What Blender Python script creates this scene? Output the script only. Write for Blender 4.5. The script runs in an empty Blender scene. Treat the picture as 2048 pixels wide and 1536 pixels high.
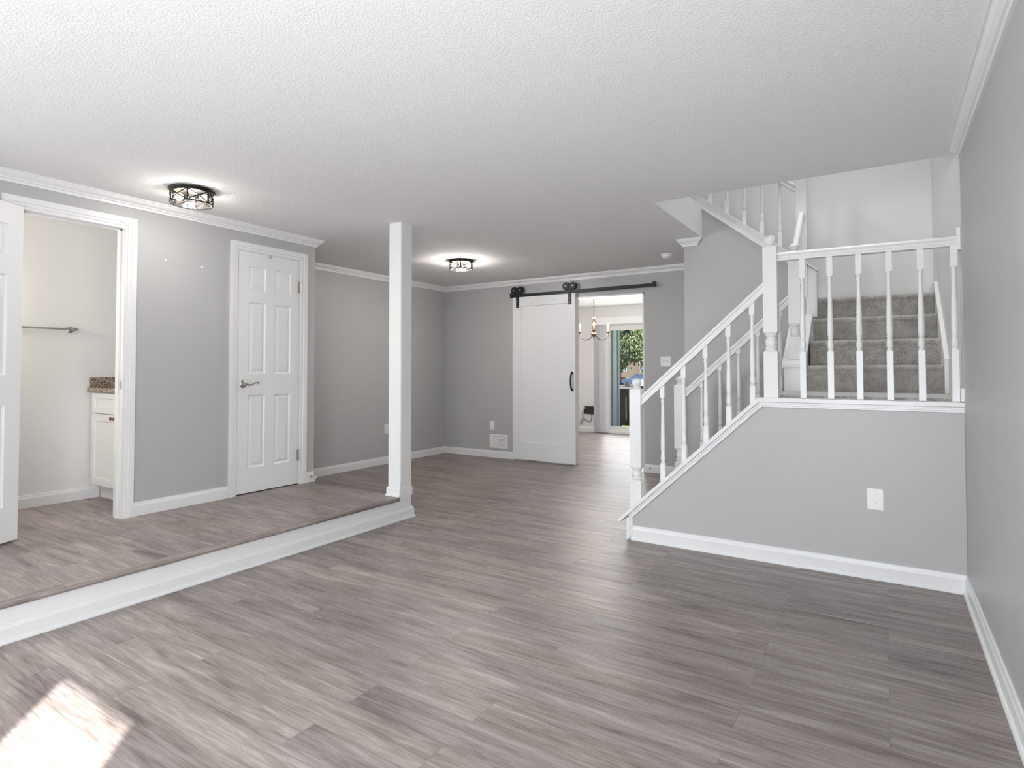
import bpy, bmesh, math, random
from mathutils import Vector, Matrix, Euler
random.seed(7)
C = bpy.context.scene.collection
SC = bpy.context.scene
R = math.radians

# ------------------------------------------------------------------ camera
F, CX, CY = 1163.62, 1024.0, 710.44          # focal length and principal point for a 2048x1536 frame
cam = bpy.data.cameras.new('camera'); co = bpy.data.objects.new('camera', cam); C.objects.link(co)
co.location = (0, 0, 1.22)
_m = Matrix.Rotation(R(32.58), 3, 'Z') @ Matrix.Rotation(R(1.43), 3, 'X') @ Matrix.Rotation(R(0.04), 3, 'Y')
_m = _m @ Matrix.Rotation(R(90), 3, 'X')      # camera looks along -Z
co.rotation_euler = _m.to_euler()
cam.sensor_width = 36; cam.lens = F / 2048 * 36
cam.shift_y = -(768 - CY) / 2048
cam.clip_start = 0.02; cam.clip_end = 300
SC.camera = co

# ------------------------------------------------------------------ world, sun, daylight, fill lights, exposure
w = bpy.data.worlds.new('sky'); SC.world = w; w.use_nodes = True
wn = w.node_tree.nodes; wl = w.node_tree.links; wn.clear()
sky = wn.new('ShaderNodeTexSky'); sky.sky_type = 'NISHITA'; sky.sun_disc = False
sky.sun_elevation = R(32); sky.sun_rotation = R(135)
bgn = wn.new('ShaderNodeBackground'); bgn.inputs[1].default_value = 0.34
wo = wn.new('ShaderNodeOutputWorld'); wl.new(sky.outputs[0], bgn.inputs[0]); wl.new(bgn.outputs[0], wo.inputs[0])

def light(name, kind, loc, energy, color=(1, 1, 1), rot=None, size=None, spread=None, parent=None):
    l = bpy.data.lights.new(name, kind); l.energy = energy; l.color = color
    o = bpy.data.objects.new(name, l); C.objects.link(o); o.location = loc
    if rot: o.rotation_euler = [R(a) for a in rot]
    if kind == 'AREA':
        l.shape = 'RECTANGLE'; l.size, l.size_y = size
        if spread: l.spread = R(spread)
    elif size is not None: l.shadow_soft_size = size
    if parent: o.parent = parent
    return o
sun = light('sun', 'SUN', (8, -8, 8), 32.0, (1, .975, .94))
sun.rotation_euler = Vector((-1.03, 1.0, -0.891)).to_track_quat('-Z', 'Y').to_euler()
sun.data.angle = R(0.6)
light('fill_light_left', 'AREA', (-4.44, -1.6, 1.3), 270, (.90, .955, 1), (68, 0, -75), (1.6, 1.5))  # added fill from the left, out of view, to brighten the right wall
light('fill_light_right', 'AREA', (.345, -.6, 1.2), 72, (.90, .955, 1), (98, 0, 90), (.9, 1.4))  # added fill from the right, out of view, for column side and riser
light('daylight_narrow_window', 'AREA', (-.15, -1.17, 1.0), 72, (.90, .955, 1), (98, 0, 14), (.62, 1.6))
light('daylight_patio_door', 'AREA', (-3.75, 10.36, 1.1), 32, (1, 1, 1), (-90, 0, 0), (1.6, 1.95))
light('daylight_stairwell', 'AREA', (-.45, 5.05, 4.98), 19, (.97, .985, 1), (0, 0, 0), (1.3, 1.3), 100)
light('bathroom_lamp', 'POINT', (-4.95, .95, 1.75), 21, (1, .95, .88), size=.2)
SC.view_settings.view_transform = 'Standard'; SC.view_settings.look = 'None'
SC.view_settings.gamma = 1; SC.view_settings.use_curve_mapping = False
SC.view_settings.exposure = 0.06
SC.cycles.use_denoising = True
SC.cycles.max_bounces = 12; SC.cycles.diffuse_bounces = 8; SC.cycles.transparent_max_bounces = 16
SC.cycles.sample_clamp_indirect = 6; SC.cycles.caustics_reflective = False; SC.cycles.caustics_refractive = False

# ------------------------------------------------------------------ materials
def lin(c):
    return tuple(((v / 255) / 12.92 if v / 255 <= .04045 else ((v / 255 + .055) / 1.055) ** 2.4) for v in c)
MATS = {}
def mat(name, rgb, rough=.6, metal=0, spec=.5, bump=None, var=0, linear=False):
    """principled paint, metal or plastic; bump=(scale, strength, distance), var = brightness mottling"""
    m = bpy.data.materials.new(name); m.use_nodes = True; MATS[name] = m
    nt = m.node_tree; b = nt.nodes['Principled BSDF']
    col = rgb if linear else lin(rgb)
    b.inputs['Base Color'].default_value = (*col, 1); b.inputs['Roughness'].default_value = rough
    b.inputs['Metallic'].default_value = metal; b.inputs['Specular IOR Level'].default_value = spec
    g = nt.nodes.new('ShaderNodeNewGeometry')
    if var:
        n = nt.nodes.new('ShaderNodeTexNoise'); n.inputs['Scale'].default_value = 3; n.inputs['Detail'].default_value = 4
        nt.links.new(g.outputs['Position'], n.inputs['Vector'])
        mx = nt.nodes.new('ShaderNodeMixRGB'); mx.blend_type = 'MIX'
        mx.inputs[1].default_value = (*[c * (1 - var) for c in col], 1); mx.inputs[2].default_value = (*[min(1, c * (1 + var)) for c in col], 1)
        nt.links.new(n.outputs['Fac'], mx.inputs[0]); nt.links.new(mx.outputs[0], b.inputs['Base Color'])
    if bump:
        n = nt.nodes.new('ShaderNodeTexNoise'); n.inputs['Scale'].default_value = bump[0]; n.inputs['Detail'].default_value = 3
        nt.links.new(g.outputs['Position'], n.inputs['Vector'])
        bp = nt.nodes.new('ShaderNodeBump'); bp.inputs['Strength'].default_value = bump[1]; bp.inputs['Distance'].default_value = bump[2]
        nt.links.new(n.outputs['Fac'], bp.inputs['Height']); nt.links.new(bp.outputs[0], b.inputs['Normal'])
    return m
mat('gray_paint', (.448, .446, .444), .42, linear=True, bump=(160, .12, .001), var=.015)
mat('white_paint', (.74, .735, .725), .5, linear=True, bump=(160, .1, .001))
mat('white_trim', (.765, .765, .765), .33, linear=True, bump=(60, .05, .0008))
mat('white_door', (.77, .77, .775), .38, linear=True, bump=(90, .06, .0006))
mat('cabinet_white', (.74, .735, .72), .4, linear=True)
mat('plastic_white', (.82, .82, .81), .3, linear=True)
mat('plastic_shade', (.45, .45, .45), .5, linear=True)
mat('black_metal', (.012, .012, .013), .45, spec=.4, linear=True)
mat('black_plastic', (.012, .012, .012), .4, linear=True)
mat('dark_void', (.03, .03, .03), .8, linear=True)
mat('nickel', (.55, .53, .5), .28, 1, linear=True)
mat('dark_bronze', (.018, .016, .015), .38, .3, linear=True)
mat('warm_bronze', (.25, .14, .085), .38, .8, linear=True)
mat('chain_metal', (.12, .1, .09), .4, .8, linear=True)
mat('candle_cream', (.75, .6, .42), .5, linear=True)
mat('vinyl_blind', (.80, .80, .83), .4, linear=True)
mat('vinyl_frame', (.82, .82, .82), .35, linear=True)
mat('deck_wood', (.035, .027, .02), .75, linear=True, bump=(40, .4, .002), var=.3)
mat('shake_siding', (.22, .22, .22), .8, linear=True, bump=(30, .4, .004), var=.25)
mat('corner_board', (.52, .54, .58), .5, linear=True)
mat('asphalt', (.06, .06, .063), .9, linear=True, bump=(50, .3, .004), var=.2)
mat('grass', (.14, .22, .035), .9, linear=True, bump=(60, .8, .02), var=.3)
mat('bark', (.05, .035, .025), .9, linear=True, bump=(20, .6, .01))
mat('leaf_dark', (.014, .030, .010), .6, linear=True, var=.4)
mat('leaf_light', (.05, .075, .022), .6, linear=True, var=.4)
mat('car_blue', (.055, .09, .16), .2, .3, linear=True)
mat('car_gray', (.09, .11, .11), .25, .3, linear=True)
mat('car_red', (.16, .02, .03), .25, .1, linear=True)
mat('car_white', (.4, .42, .45), .25, linear=True)
mat('car_glass', (.03, .045, .07), .08, linear=True)
mat('tire', (.015, .015, .015), .8, linear=True)
mat('brick', (.05, .038, .03), .85, linear=True, var=.3)
mat('cable_gray', (.35, .35, .35), .5, linear=True)

def mk_ceiling():
    m = bpy.data.materials.new('popcorn_ceiling'); m.use_nodes = True; MATS['popcorn_ceiling'] = m
    nt = m.node_tree; b = nt.nodes['Principled BSDF']; b.inputs['Roughness'].default_value = .9
    b.inputs['Base Color'].default_value = (.85, .85, .85, 1); b.inputs['Specular IOR Level'].default_value = .1
    g = nt.nodes.new('ShaderNodeNewGeometry')
    n = nt.nodes.new('ShaderNodeTexNoise'); n.inputs['Scale'].default_value = 130; n.inputs['Detail'].default_value = 2.5; n.inputs['Roughness'].default_value = .6
    v = nt.nodes.new('ShaderNodeTexVoronoi'); v.inputs['Scale'].default_value = 105
    ad = nt.nodes.new('ShaderNodeMath'); ad.operation = 'SUBTRACT'
    bp = nt.nodes.new('ShaderNodeBump'); bp.inputs['Strength'].default_value = .32; bp.inputs['Distance'].default_value = .004
    for t in (n, v): nt.links.new(g.outputs['Position'], t.inputs['Vector'])
    nt.links.new(n.outputs['Fac'], ad.inputs[0]); nt.links.new(v.outputs['Distance'], ad.inputs[1])
    nt.links.new(ad.outputs[0], bp.inputs['Height']); nt.links.new(bp.outputs[0], b.inputs['Normal'])
mk_ceiling()

def mk_wood(name='vinyl_plank', turn=False):
    m = bpy.data.materials.new(name); m.use_nodes = True; MATS[name] = m
    nt = m.node_tree; N = nt.nodes; L = nt.links; b = N['Principled BSDF']
    geo = N.new('ShaderNodeNewGeometry'); mp = N.new('ShaderNodeMapping'); mp.vector_type = 'POINT'; mp.inputs['Rotation'].default_value = (0, 0, R(90) if turn else 0)
    L.new(geo.outputs['Position'], mp.inputs['Vector'])
    br = N.new('ShaderNodeTexBrick'); br.inputs['Scale'].default_value = 1
    br.inputs['Brick Width'].default_value = 1.22; br.inputs['Row Height'].default_value = .15
    br.inputs['Mortar Size'].default_value = .0009; br.inputs['Mortar Smooth'].default_value = .3
    br.offset = .37; br.offset_frequency = 2; br.inputs['Bias'].default_value = 0
    br.inputs['Color1'].default_value = (0, 0, 0, 1); br.inputs['Color2'].default_value = (1, 1, 1, 1); br.inputs['Mortar'].default_value = (.5, .5, .5, 1)
    L.new(mp.outputs[0], br.inputs['Vector'])
    # a random number per plank shifts the grain
    sep = N.new('ShaderNodeSeparateXYZ'); L.new(mp.outputs[0], sep.inputs[0])
    rnd = N.new('ShaderNodeMath'); rnd.operation = 'MULTIPLY'; rnd.inputs[1].default_value = 37; L.new(br.outputs['Color'], rnd.inputs[0])
    def grain(sx, sy, detail, rough, dist):
        cx = N.new('ShaderNodeMath'); cx.operation = 'MULTIPLY'; cx.inputs[1].default_value = sx; L.new(sep.outputs[0], cx.inputs[0])
        cy = N.new('ShaderNodeMath'); cy.operation = 'MULTIPLY'; cy.inputs[1].default_value = sy; L.new(sep.outputs[1], cy.inputs[0])
        cb = N.new('ShaderNodeCombineXYZ'); L.new(cx.outputs[0], cb.inputs[0]); L.new(cy.outputs[0], cb.inputs[1]); L.new(rnd.outputs[0], cb.inputs[2])
        n = N.new('ShaderNodeTexNoise'); n.inputs['Scale'].default_value = 1; n.inputs['Detail'].default_value = detail
        n.inputs['Roughness'].default_value = rough; n.inputs['Distortion'].default_value = dist
        L.new(cb.outputs[0], n.inputs['Vector']); return n.outputs['Fac']
    g1 = grain(1.7, 17, 8, .70, 1.0); g2 = grain(4, 75, 4, .65, .8); g3 = grain(.8, 5.5, 4, .55, .6)
    ramp = N.new('ShaderNodeValToRGB'); e = ramp.color_ramp.elements
    e[0].position = .36; e[0].color = (.080, .062, .055, 1); e[1].position = .66; e[1].color = (.48, .43, .40, 1)
    x = e.new(.455); x.color = (.20, .166, .152, 1); x = e.new(.55); x.color = (.305, .264, .246, 1)
    mixg = N.new('ShaderNodeMixRGB'); mixg.inputs[0].default_value = .42; L.new(g1, mixg.inputs[1]); L.new(g2, mixg.inputs[2])
    mixh = N.new('ShaderNodeMixRGB'); mixh.inputs[0].default_value = .25; L.new(mixg.outputs[0], mixh.inputs[1]); L.new(g3, mixh.inputs[2])
    L.new(mixh.outputs[0], ramp.inputs[0])
    # plank to plank tone
    tone = N.new('ShaderNodeValToRGB'); t = tone.color_ramp.elements
    t[0].color = (.90, .90, .92, 1); t[1].color = (1.08, 1.07, 1.05, 1); L.new(br.outputs['Color'], tone.inputs[0])
    mul = N.new('ShaderNodeMixRGB'); mul.blend_type = 'MULTIPLY'; mul.inputs[0].default_value = 1
    L.new(ramp.outputs[0], mul.inputs[1]); L.new(tone.outputs[0], mul.inputs[2])
    seam = N.new('ShaderNodeMixRGB'); seam.blend_type = 'MIX'; seam.inputs[2].default_value = (.07, .058, .052, 1)
    sf = N.new('ShaderNodeMath'); sf.operation = 'MULTIPLY'; sf.inputs[1].default_value = .55; L.new(br.outputs['Fac'], sf.inputs[0])
    L.new(sf.outputs[0], seam.inputs[0]); L.new(mul.outputs[0], seam.inputs[1]); L.new(seam.outputs[0], b.inputs['Base Color'])
    b.inputs['Roughness'].default_value = .40; b.inputs['Specular IOR Level'].default_value = .5
    bp = N.new('ShaderNodeBump'); bp.inputs['Strength'].default_value = .12; bp.inputs['Distance'].default_value = .0015
    L.new(mixh.outputs[0], bp.inputs['Height']); L.new(bp.outputs[0], b.inputs['Normal'])
mk_wood(); mk_wood('nosing_wood', True)

def mk_carpet():
    m = bpy.data.materials.new('carpet'); m.use_nodes = True; MATS['carpet'] = m
    nt = m.node_tree; N = nt.nodes; L = nt.links; b = N['Principled BSDF']; b.inputs['Roughness'].default_value = 1; b.inputs['Specular IOR Level'].default_value = .05
    b.inputs['Sheen Weight'].default_value = .9; b.inputs['Sheen Roughness'].default_value = .35
    g = N.new('ShaderNodeNewGeometry')
    n = N.new('ShaderNodeTexNoise'); n.inputs['Scale'].default_value = 170; n.inputs['Detail'].default_value = 2
    n2 = N.new('ShaderNodeTexNoise'); n2.inputs['Scale'].default_value = 14; n2.inputs['Detail'].default_value = 3
    for t in (n, n2): L.new(g.outputs['Position'], t.inputs['Vector'])
    mx = N.new('ShaderNodeMixRGB'); mx.inputs[0].default_value = .35; L.new(n.outputs['Fac'], mx.inputs[1]); L.new(n2.outputs['Fac'], mx.inputs[2])
    r = N.new('ShaderNodeValToRGB'); e = r.color_ramp.elements
    e[0].position = .32; e[0].color = (.20, .185, .172, 1); e[1].position = .68; e[1].color = (.54, .51, .48, 1)
    L.new(mx.outputs[0], r.inputs[0]); L.new(r.outputs[0], b.inputs['Base Color'])
    bp = N.new('ShaderNodeBump'); bp.inputs['Strength'].default_value = .8; bp.inputs['Distance'].default_value = .004
    L.new(n.outputs['Fac'], bp.inputs['Height']); L.new(bp.outputs[0], b.inputs['Normal'])
mk_carpet()

def mk_granite():
    m = bpy.data.materials.new('granite'); m.use_nodes = True; MATS['granite'] = m
    nt = m.node_tree; N = nt.nodes; L = nt.links; b = N['Principled BSDF']; b.inputs['Roughness'].default_value = .2
    g = N.new('ShaderNodeNewGeometry')
    v = N.new('ShaderNodeTexVoronoi'); v.inputs['Scale'].default_value = 130
    n = N.new('ShaderNodeTexNoise'); n.inputs['Scale'].default_value = 60; n.inputs['Detail'].default_value = 5
    for t in (v, n): L.new(g.outputs['Position'], t.inputs['Vector'])
    mx = N.new('ShaderNodeMixRGB'); mx.inputs[0].default_value = .5; L.new(v.outputs['Color'], mx.inputs[1]); L.new(n.outputs['Fac'], mx.inputs[2])
    r = N.new('ShaderNodeValToRGB'); e = r.color_ramp.elements
    e[0].position = .3; e[0].color = (.05, .035, .03, 1); e[1].position = .75; e[1].color = (.5, .43, .36, 1)
    x = e.new(.5); x.color = (.26, .2, .155, 1)
    L.new(mx.outputs[0], r.inputs[0]); L.new(r.outputs[0], b.inputs['Base Color'])
mk_granite()

def mk_glass(name, tint=(1, 1, 1), refl=.6):
    m = bpy.data.materials.new(name); m.use_nodes = True; MATS[name] = m
    nt = m.node_tree; N = nt.nodes; L = nt.links; N.clear()
    o = N.new('ShaderNodeOutputMaterial'); tr = N.new('ShaderNodeBsdfTransparent'); tr.inputs[0].default_value = (*tint, 1)
    gl = N.new('ShaderNodeBsdfGlossy'); gl.inputs['Roughness'].default_value = .03
    lw = N.new('ShaderNodeLayerWeight'); lw.inputs[0].default_value = .5
    pw = N.new('ShaderNodeMath'); pw.operation = 'POWER'; pw.inputs[1].default_value = 4; L.new(lw.outputs['Facing'], pw.inputs[0])
    fr = N.new('ShaderNodeMath'); fr.operation = 'MULTIPLY_ADD'; fr.inputs[1].default_value = refl; fr.inputs[2].default_value = .03; L.new(pw.outputs[0], fr.inputs[0])
    mx = N.new('ShaderNodeMixShader'); L.new(fr.outputs[0], mx.inputs[0]); L.new(tr.outputs[0], mx.inputs[1]); L.new(gl.outputs[0], mx.inputs[2])
    L.new(mx.outputs[0], o.inputs[0])
mk_glass('clear_glass', (.97, .975, .97)); mk_glass('lamp_glass', (.99, .96, .93), .2)
def emit(name, rgb, s):
    m = bpy.data.materials.new(name); m.use_nodes = True; MATS[name] = m
    nt = m.node_tree; N = nt.nodes; N.clear(); o = N.new('ShaderNodeOutputMaterial'); e = N.new('ShaderNodeEmission')
    e.inputs[0].default_value = (*rgb, 1); e.inputs[1].default_value = s; nt.links.new(e.outputs[0], o.inputs[0])
emit('bulb_glow', (1, .80, .55), 9); emit('bulb_dim', (1, .78, .55), 2.2)

# ------------------------------------------------------------------ mesh helpers
def box(bm, x0, x1, y0, y1, z0, z1, M=None):
    vs = [bm.verts.new((x, y, z)) for x in (x0, x1) for y in (y0, y1) for z in (z0, z1)]
    fs = []
    for q in ((0, 1, 3, 2), (4, 6, 7, 5), (0, 4, 5, 1), (2, 3, 7, 6), (0, 2, 6, 4), (1, 5, 7, 3)):
        fs.append(bm.faces.new([vs[i] for i in q]))
    if M is not None:
        for v in vs: v.co = M @ v.co
    return vs
def prism(bm, pts, axis, a0, a1):
    """extrude a 2D polygon along an axis ('x','y','z'); pts are the other two coordinates in order"""
    def P(p, a):
        return {'x': (a, p[0], p[1]), 'y': (p[0], a, p[1]), 'z': (p[0], p[1], a)}[axis]
    A = [bm.verts.new(P(p, a0)) for p in pts]; B = [bm.verts.new(P(p, a1)) for p in pts]
    bm.faces.new(A[::-1]); bm.faces.new(B)
    n = len(pts)
    for i in range(n): bm.faces.new((A[i], A[(i + 1) % n], B[(i + 1) % n], B[i]))
    return A + B
def sweep(bm, prof, pts, V, side=1, caps=True, n0=None, n1=None):
    """mitred moulding: profile (u, v) along a polyline lying in a plane whose normal is V"""
    V = Vector(V).normalized(); P = [Vector(p) for p in pts]; n = len(P)
    D = [(P[i + 1] - P[i]).normalized() for i in range(n - 1)]
    rings = []
    for i in range(n):
        k = min(i, n - 2); d = D[k]; U = V.cross(d).normalized() * side
        if i == 0: nn = Vector(n0) if n0 else d
        elif i == n - 1: nn = Vector(n1) if n1 else D[-1]
        else: nn = (D[i - 1] + D[i]).normalized()
        ring = []
        for u, v in prof:
            q = P[i] + U * u + V * v
            t = (P[i] - q).dot(nn) / d.dot(nn)
            ring.append(bm.verts.new(q + d * t))
        rings.append(ring)
    m = len(prof)
    for a, b in zip(rings, rings[1:]):
        for j in range(m): bm.faces.new((a[j], a[(j + 1) % m], b[(j + 1) % m], b[j]))
    if caps:
        bm.faces.new(rings[0][::-1]); bm.faces.new(rings[-1])
def lathe(bm, prof, c=(0, 0, 0), seg=20, M=None):
    """prof = (radius, z) pairs from bottom to top"""
    rings = []
    for r, z in prof:
        if r < 1e-5: rings.append([bm.verts.new((c[0], c[1], c[2] + z))])
        else: rings.append([bm.verts.new((c[0] + r * math.cos(2 * math.pi * k / seg), c[1] + r * math.sin(2 * math.pi * k / seg), c[2] + z)) for k in range(seg)])
    for a, b in zip(rings, rings[1:]):
        for k in range(seg):
            k2 = (k + 1) % seg
            if len(a) == 1 and len(b) == 1: continue
            if len(a) == 1: bm.faces.new((a[0], b[k2], b[k]))
            elif len(b) == 1: bm.faces.new((a[k], a[k2], b[0]))
            else: bm.faces.new((a[k], a[k2], b[k2], b[k]))
    if len(rings[0]) > 1: bm.faces.new(rings[0][::-1])
    if len(rings[-1]) > 1: bm.faces.new(rings[-1])
    if M is not None:
        for r in rings:
            for v in r: v.co = M @ v.co
def tube(bm, pts, r, seg=10, closed=False):
    P = [Vector(p) for p in pts]; n = len(P); rings = []; prev = None
    rr = r if isinstance(r, (list, tuple)) else [r] * n
    for i in range(n):
        if closed: d = (P[(i + 1) % n] - P[i - 1]).normalized()
        else: d = (P[min(i + 1, n - 1)] - P[max(i - 1, 0)]).normalized()
        if prev is None:
            a = Vector((0, 0, 1)) if abs(d.z) < .9 else Vector((1, 0, 0)); u = d.cross(a).normalized()
        else: u = (prev - d * prev.dot(d)).normalized()
        prev = u; v = d.cross(u)
        rings.append([bm.verts.new(P[i] + (u * math.cos(2 * math.pi * k / seg) + v * math.sin(2 * math.pi * k / seg)) * rr[i]) for k in range(seg)])
    pr = list(zip(rings, rings[1:])) + ([(rings[-1], rings[0])] if closed else [])
    for a, b in pr:
        for k in range(seg): bm.faces.new((a[k], a[(k + 1) % seg], b[(k + 1) % seg], b[k]))
    if not closed: bm.faces.new(rings[0][::-1]); bm.faces.new(rings[-1])
def rounded(w, h, r, seg=4, cx=0, cy=0):
    out = []
    for sx, sy, a0 in ((1, 1, 0), (-1, 1, 90), (-1, -1, 180), (1, -1, 270)):
        for k in range(seg + 1):
            a = R(a0 + 90 * k / seg); out.append((cx + sx * (w / 2 - r) + r * math.cos(a), cy + sy * (h / 2 - r) + r * math.sin(a)))
    return out

def obj(name, bm, m, parent=None, smooth=False, bevel=0, mats=None, loc=None):
    bmesh.ops.recalc_face_normals(bm, faces=bm.faces)
    me = bpy.data.meshes.new(name); bm.to_mesh(me); bm.free()
    for x in (mats or [m]): me.materials.append(MATS[x])
    o = bpy.data.objects.new(name, me); C.objects.link(o)
    if loc is not None:                       # geometry was written in world coordinates: move the origin to the thing's base
        for v in me.vertices: v.co -= Vector(loc)
        o.location = loc
    if parent is not None:
        o.parent = parent
        if loc is None:                       # world-space geometry under a placed parent
            o.matrix_parent_inverse = parent.matrix_basis.inverted()
        else: o.matrix_parent_inverse = parent.matrix_basis.inverted()
    if smooth:
        for p in me.polygons: p.use_smooth = True
        try: me.set_sharp_from_angle(angle=R(38))
        except Exception: pass
    if bevel:
        b = o.modifiers.new('bevel', 'BEVEL'); b.width = bevel; b.segments = 2; b.limit_method = 'ANGLE'; b.angle_limit = R(40)
    return o
def tag(o, label, cat, group=None, kind=None):
    o['label'] = label; o['category'] = cat
    if group: o['group'] = group
    if kind: o['kind'] = kind
    return o
def thing(name, label, cat, loc, group=None, kind=None, rot=0):
    o = bpy.data.objects.new(name, None); C.objects.link(o); o.location = loc; o.rotation_euler = (0, 0, rot)
    o.empty_display_size = .1
    return tag(o, label, cat, group, kind)
def struct(name, bm, m, label, cat, **k):
    return tag(obj(name, bm, m, **k), label, cat, kind='structure')
def B(): return bmesh.new()
def bx(*a): bm = B(); box(bm, *a); return bm

# ------------------------------------------------------------------ the setting (metres; x right along the back wall, y away, z up)
XR, XL, XREC = .369, -4.5, -5.47             # right wall, door wall of the platform, far-left wall of the recess
YF, YS, YB, YK = -3.6, 4.02, 6.72, 10.47     # wall behind the camera, stair half wall, back wall, patio wall
YN = -1.2
ZC, ZP, ZL = 2.44, .183, 1.055               # ceiling, platform, stair landing
XS = -3.33                                   # face of the platform step
YG = 5.463                                   # gray wall below the upper flight
YE = 3.60                                    # end of the door wall
YW = 6.2                                     # back wall of the stairwell

struct('floor', bx(-5.6, .6, YF - .1, YK + .1, -.1, 0), 'vinyl_plank', 'gray-brown wood-look plank floor of the living area, running through to the dining room', 'floor')
struct('platform_floor', bx(-5.6, XS - .012, YF - .05, YE - .03, .0, ZP), 'vinyl_plank', 'raised wood-look plank floor in front of the two white doors', 'floor')
# ceiling slab with the stairwell opening
bm = B()
for a in ((-5.6, -.62, YF - .1, YN - .1), (-5.6, .6, YN - .1, 4.115), (-5.6, -1.40, 4.115, YB + .12), (-5.6, .6, YB + .12, YK + .1)):
    box(bm, *a, ZC, ZC + .28)
box(bm, -1.40, .6, YW + .1, YB + .12, ZC, ZC + .28)
o = obj('ceiling', bm, None, mats=['popcorn_ceiling', 'white_paint'])
for p in o.data.polygons: p.material_index = 0 if abs(p.normal.z) > .9 else 1
tag(o, 'white popcorn-textured ceiling with an opening over the stairs', 'ceiling', kind='structure')

struct('wall_right', bx(XR, XR + .12, YN, YS, 0, ZC), 'gray_paint', 'light gray painted wall along the right edge of the room', 'wall')
struct('wall_stairwell_right', bx(XR + .001, XR + .12, YS, YW + .1, 0, 5.1), 'white_paint', 'white painted wall beside the carpeted stairs', 'wall')
bm = B(); box(bm, -1.46, XR + .1, YW, YW + .1, 0, ZC - .001); box(bm, -3.2, XR + .1, YW, YW + .1, ZC + .281, 5.1); box(bm, -1.40, XR + .1, YW, YW + .1, ZC - .001, ZC + .281)
struct('wall_stairwell_back', bm, 'white_paint', 'white painted wall above the top carpeted step', 'wall')
bm = B(); box(bm, -3.2, XR + .1, 4.0, 4.115, ZC + .281, 5.1); box(bm, -3.3, -3.2, 4.0, YW + .1, ZC + .281, 5.1); box(bm, -3.3, XR + .12, 4.0, YW + .1, 5.1, 5.2)
struct('wall_upstairs', bm, 'white_paint', 'white walls and ceiling of the upper hall above the stairs', 'wall')
# wall behind the camera: one clear sash that lets the sun in
bm = B(); wx0, wx1, wz0, wz1, YN = -.47, .17, .25, 2.05, -1.2
box(bm, -.62, wx0, YN - .1, YN, 0, ZC); box(bm, wx1, .5, YN - .1, YN, 0, ZC); box(bm, wx0, wx1, YN - .1, YN, 0, wz0); box(bm, wx0, wx1, YN - .1, YN, wz1, ZC); box(bm, -5.6, -.62, YF - .1, YF, 0, ZC); box(bm, -.72, -.62, YF, YN - .1, 0, ZC)
struct('wall_front', bm, 'gray_paint', 'gray wall behind the viewer with a narrow window', 'wall')
bm = B(); box(bm, wx0, wx1, YN - .06, YN - .055, wz0, wz1); struct('window_1', bm, 'clear_glass', 'narrow clear window pane behind the viewer', 'window')
# added frames and white shades backing the two fill lights, out of view
for nm, x0, x1, y0, y1, lb in (('added_window_2', XL, XL + .02, -2.45, -.75, 'added unseen window with a white shade, backing a fill light on the door wall'), ('added_window_3', XR - .018, XR, -1.1, -.1, 'added unseen window with a white shade, backing a fill light on the right wall')):
    wt = thing(nm, lb, 'window', (x0, y0, .45), kind='structure')
    bm = B(); fx0, fx1 = x0, x1
    for a in ((y0 - .06, y0, .42, 2.1), (y1, y1 + .06, .42, 2.1), (y0, y1, 2.04, 2.1), (y0, y1, .42, .48)): box(bm, fx0, fx1, *a)
    obj('casing', bm, 'white_trim', wt); bm = B(); xm = (x0 + x1) / 2; box(bm, xm - .003, xm + .003, y0, y1, .48, 2.04); obj('shade', bm, 'plastic_white', wt)
# door wall of the platform, with the two openings
BY0, BY1, BZ = 1.342, 1.988, 2.238            # bathroom opening
DY0, DY1, DZ = 2.822, 3.442, 2.222           # closet opening
bm = B()
box(bm, XL - .11, XL, YF - .05, BY0, ZP, ZC); box(bm, XL - .11, XL, BY1, DY0, ZP, ZC); box(bm, XL - .11, XL, DY1, YE, ZP, ZC)
box(bm, XL - .11, XL, BY0, BY1, BZ, ZC); box(bm, XL - .11, XL, DY0, DY1, DZ, ZC)
box(bm, XREC - .1, XL - .11, YE - .11, YE, 0, ZC); box(bm, XL - .11, XL, DY1, YE, 0, ZP)
struct('wall_left', bm, 'gray_paint', 'gray painted wall holding the two white doors on the platform', 'wall')
struct('wall_recess', bx(XREC - .12, XREC, YE, YB + .1, 0, ZC), 'gray_paint', 'darker gray wall behind the square white column', 'wall')
# back wall with the barn door opening
OX0, OX1, OZ = -3.36, -2.412, 2.150
bm = B(); box(bm, XREC - .1, OX0, YB, YB + .12, 0, ZC); box(bm, OX1, -1.4, YB, YB + .12, 0, ZC); box(bm, OX0, OX1, YB, YB + .12, OZ, ZC)
struct('wall_back', bm, 'gray_paint', 'gray painted back wall behind the white barn door', 'wall')
bm = B(); J = .019
box(bm, OX0, OX0 + J, YB - .004, YB + .124, 0, OZ); box(bm, OX1 - J, OX1, YB - .004, YB + .124, 0, OZ); box(bm, OX0, OX1, YB - .004, YB + .124, OZ - J, OZ)
struct('trim_1', bm, 'white_trim', 'thin white lining of the doorway beside the barn door', 'door trim')
# gray wall below the upper flight
zs = lambda x: 1.587 - .8 * x                # lower edge of the upper stringer
bm = B(); prism(bm, [(-1.571, 0), (-.545, 0), (-.545, zs(-.545)), (-1.40, zs(-1.40)), (-1.40, ZC - .001), (-1.571, ZC - .001)], 'y', YG, YG + .1)
struct('wall_understair', bm, 'gray_paint', 'gray wall under the upper stair flight, right of the barn door', 'wall')
struct('wall_understair_left', bx(-1.571, -1.471, YG + .1, YB, 0, ZC - .001), 'gray_paint', 'gray side of the stair enclosure facing the doorway', 'wall')
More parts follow.
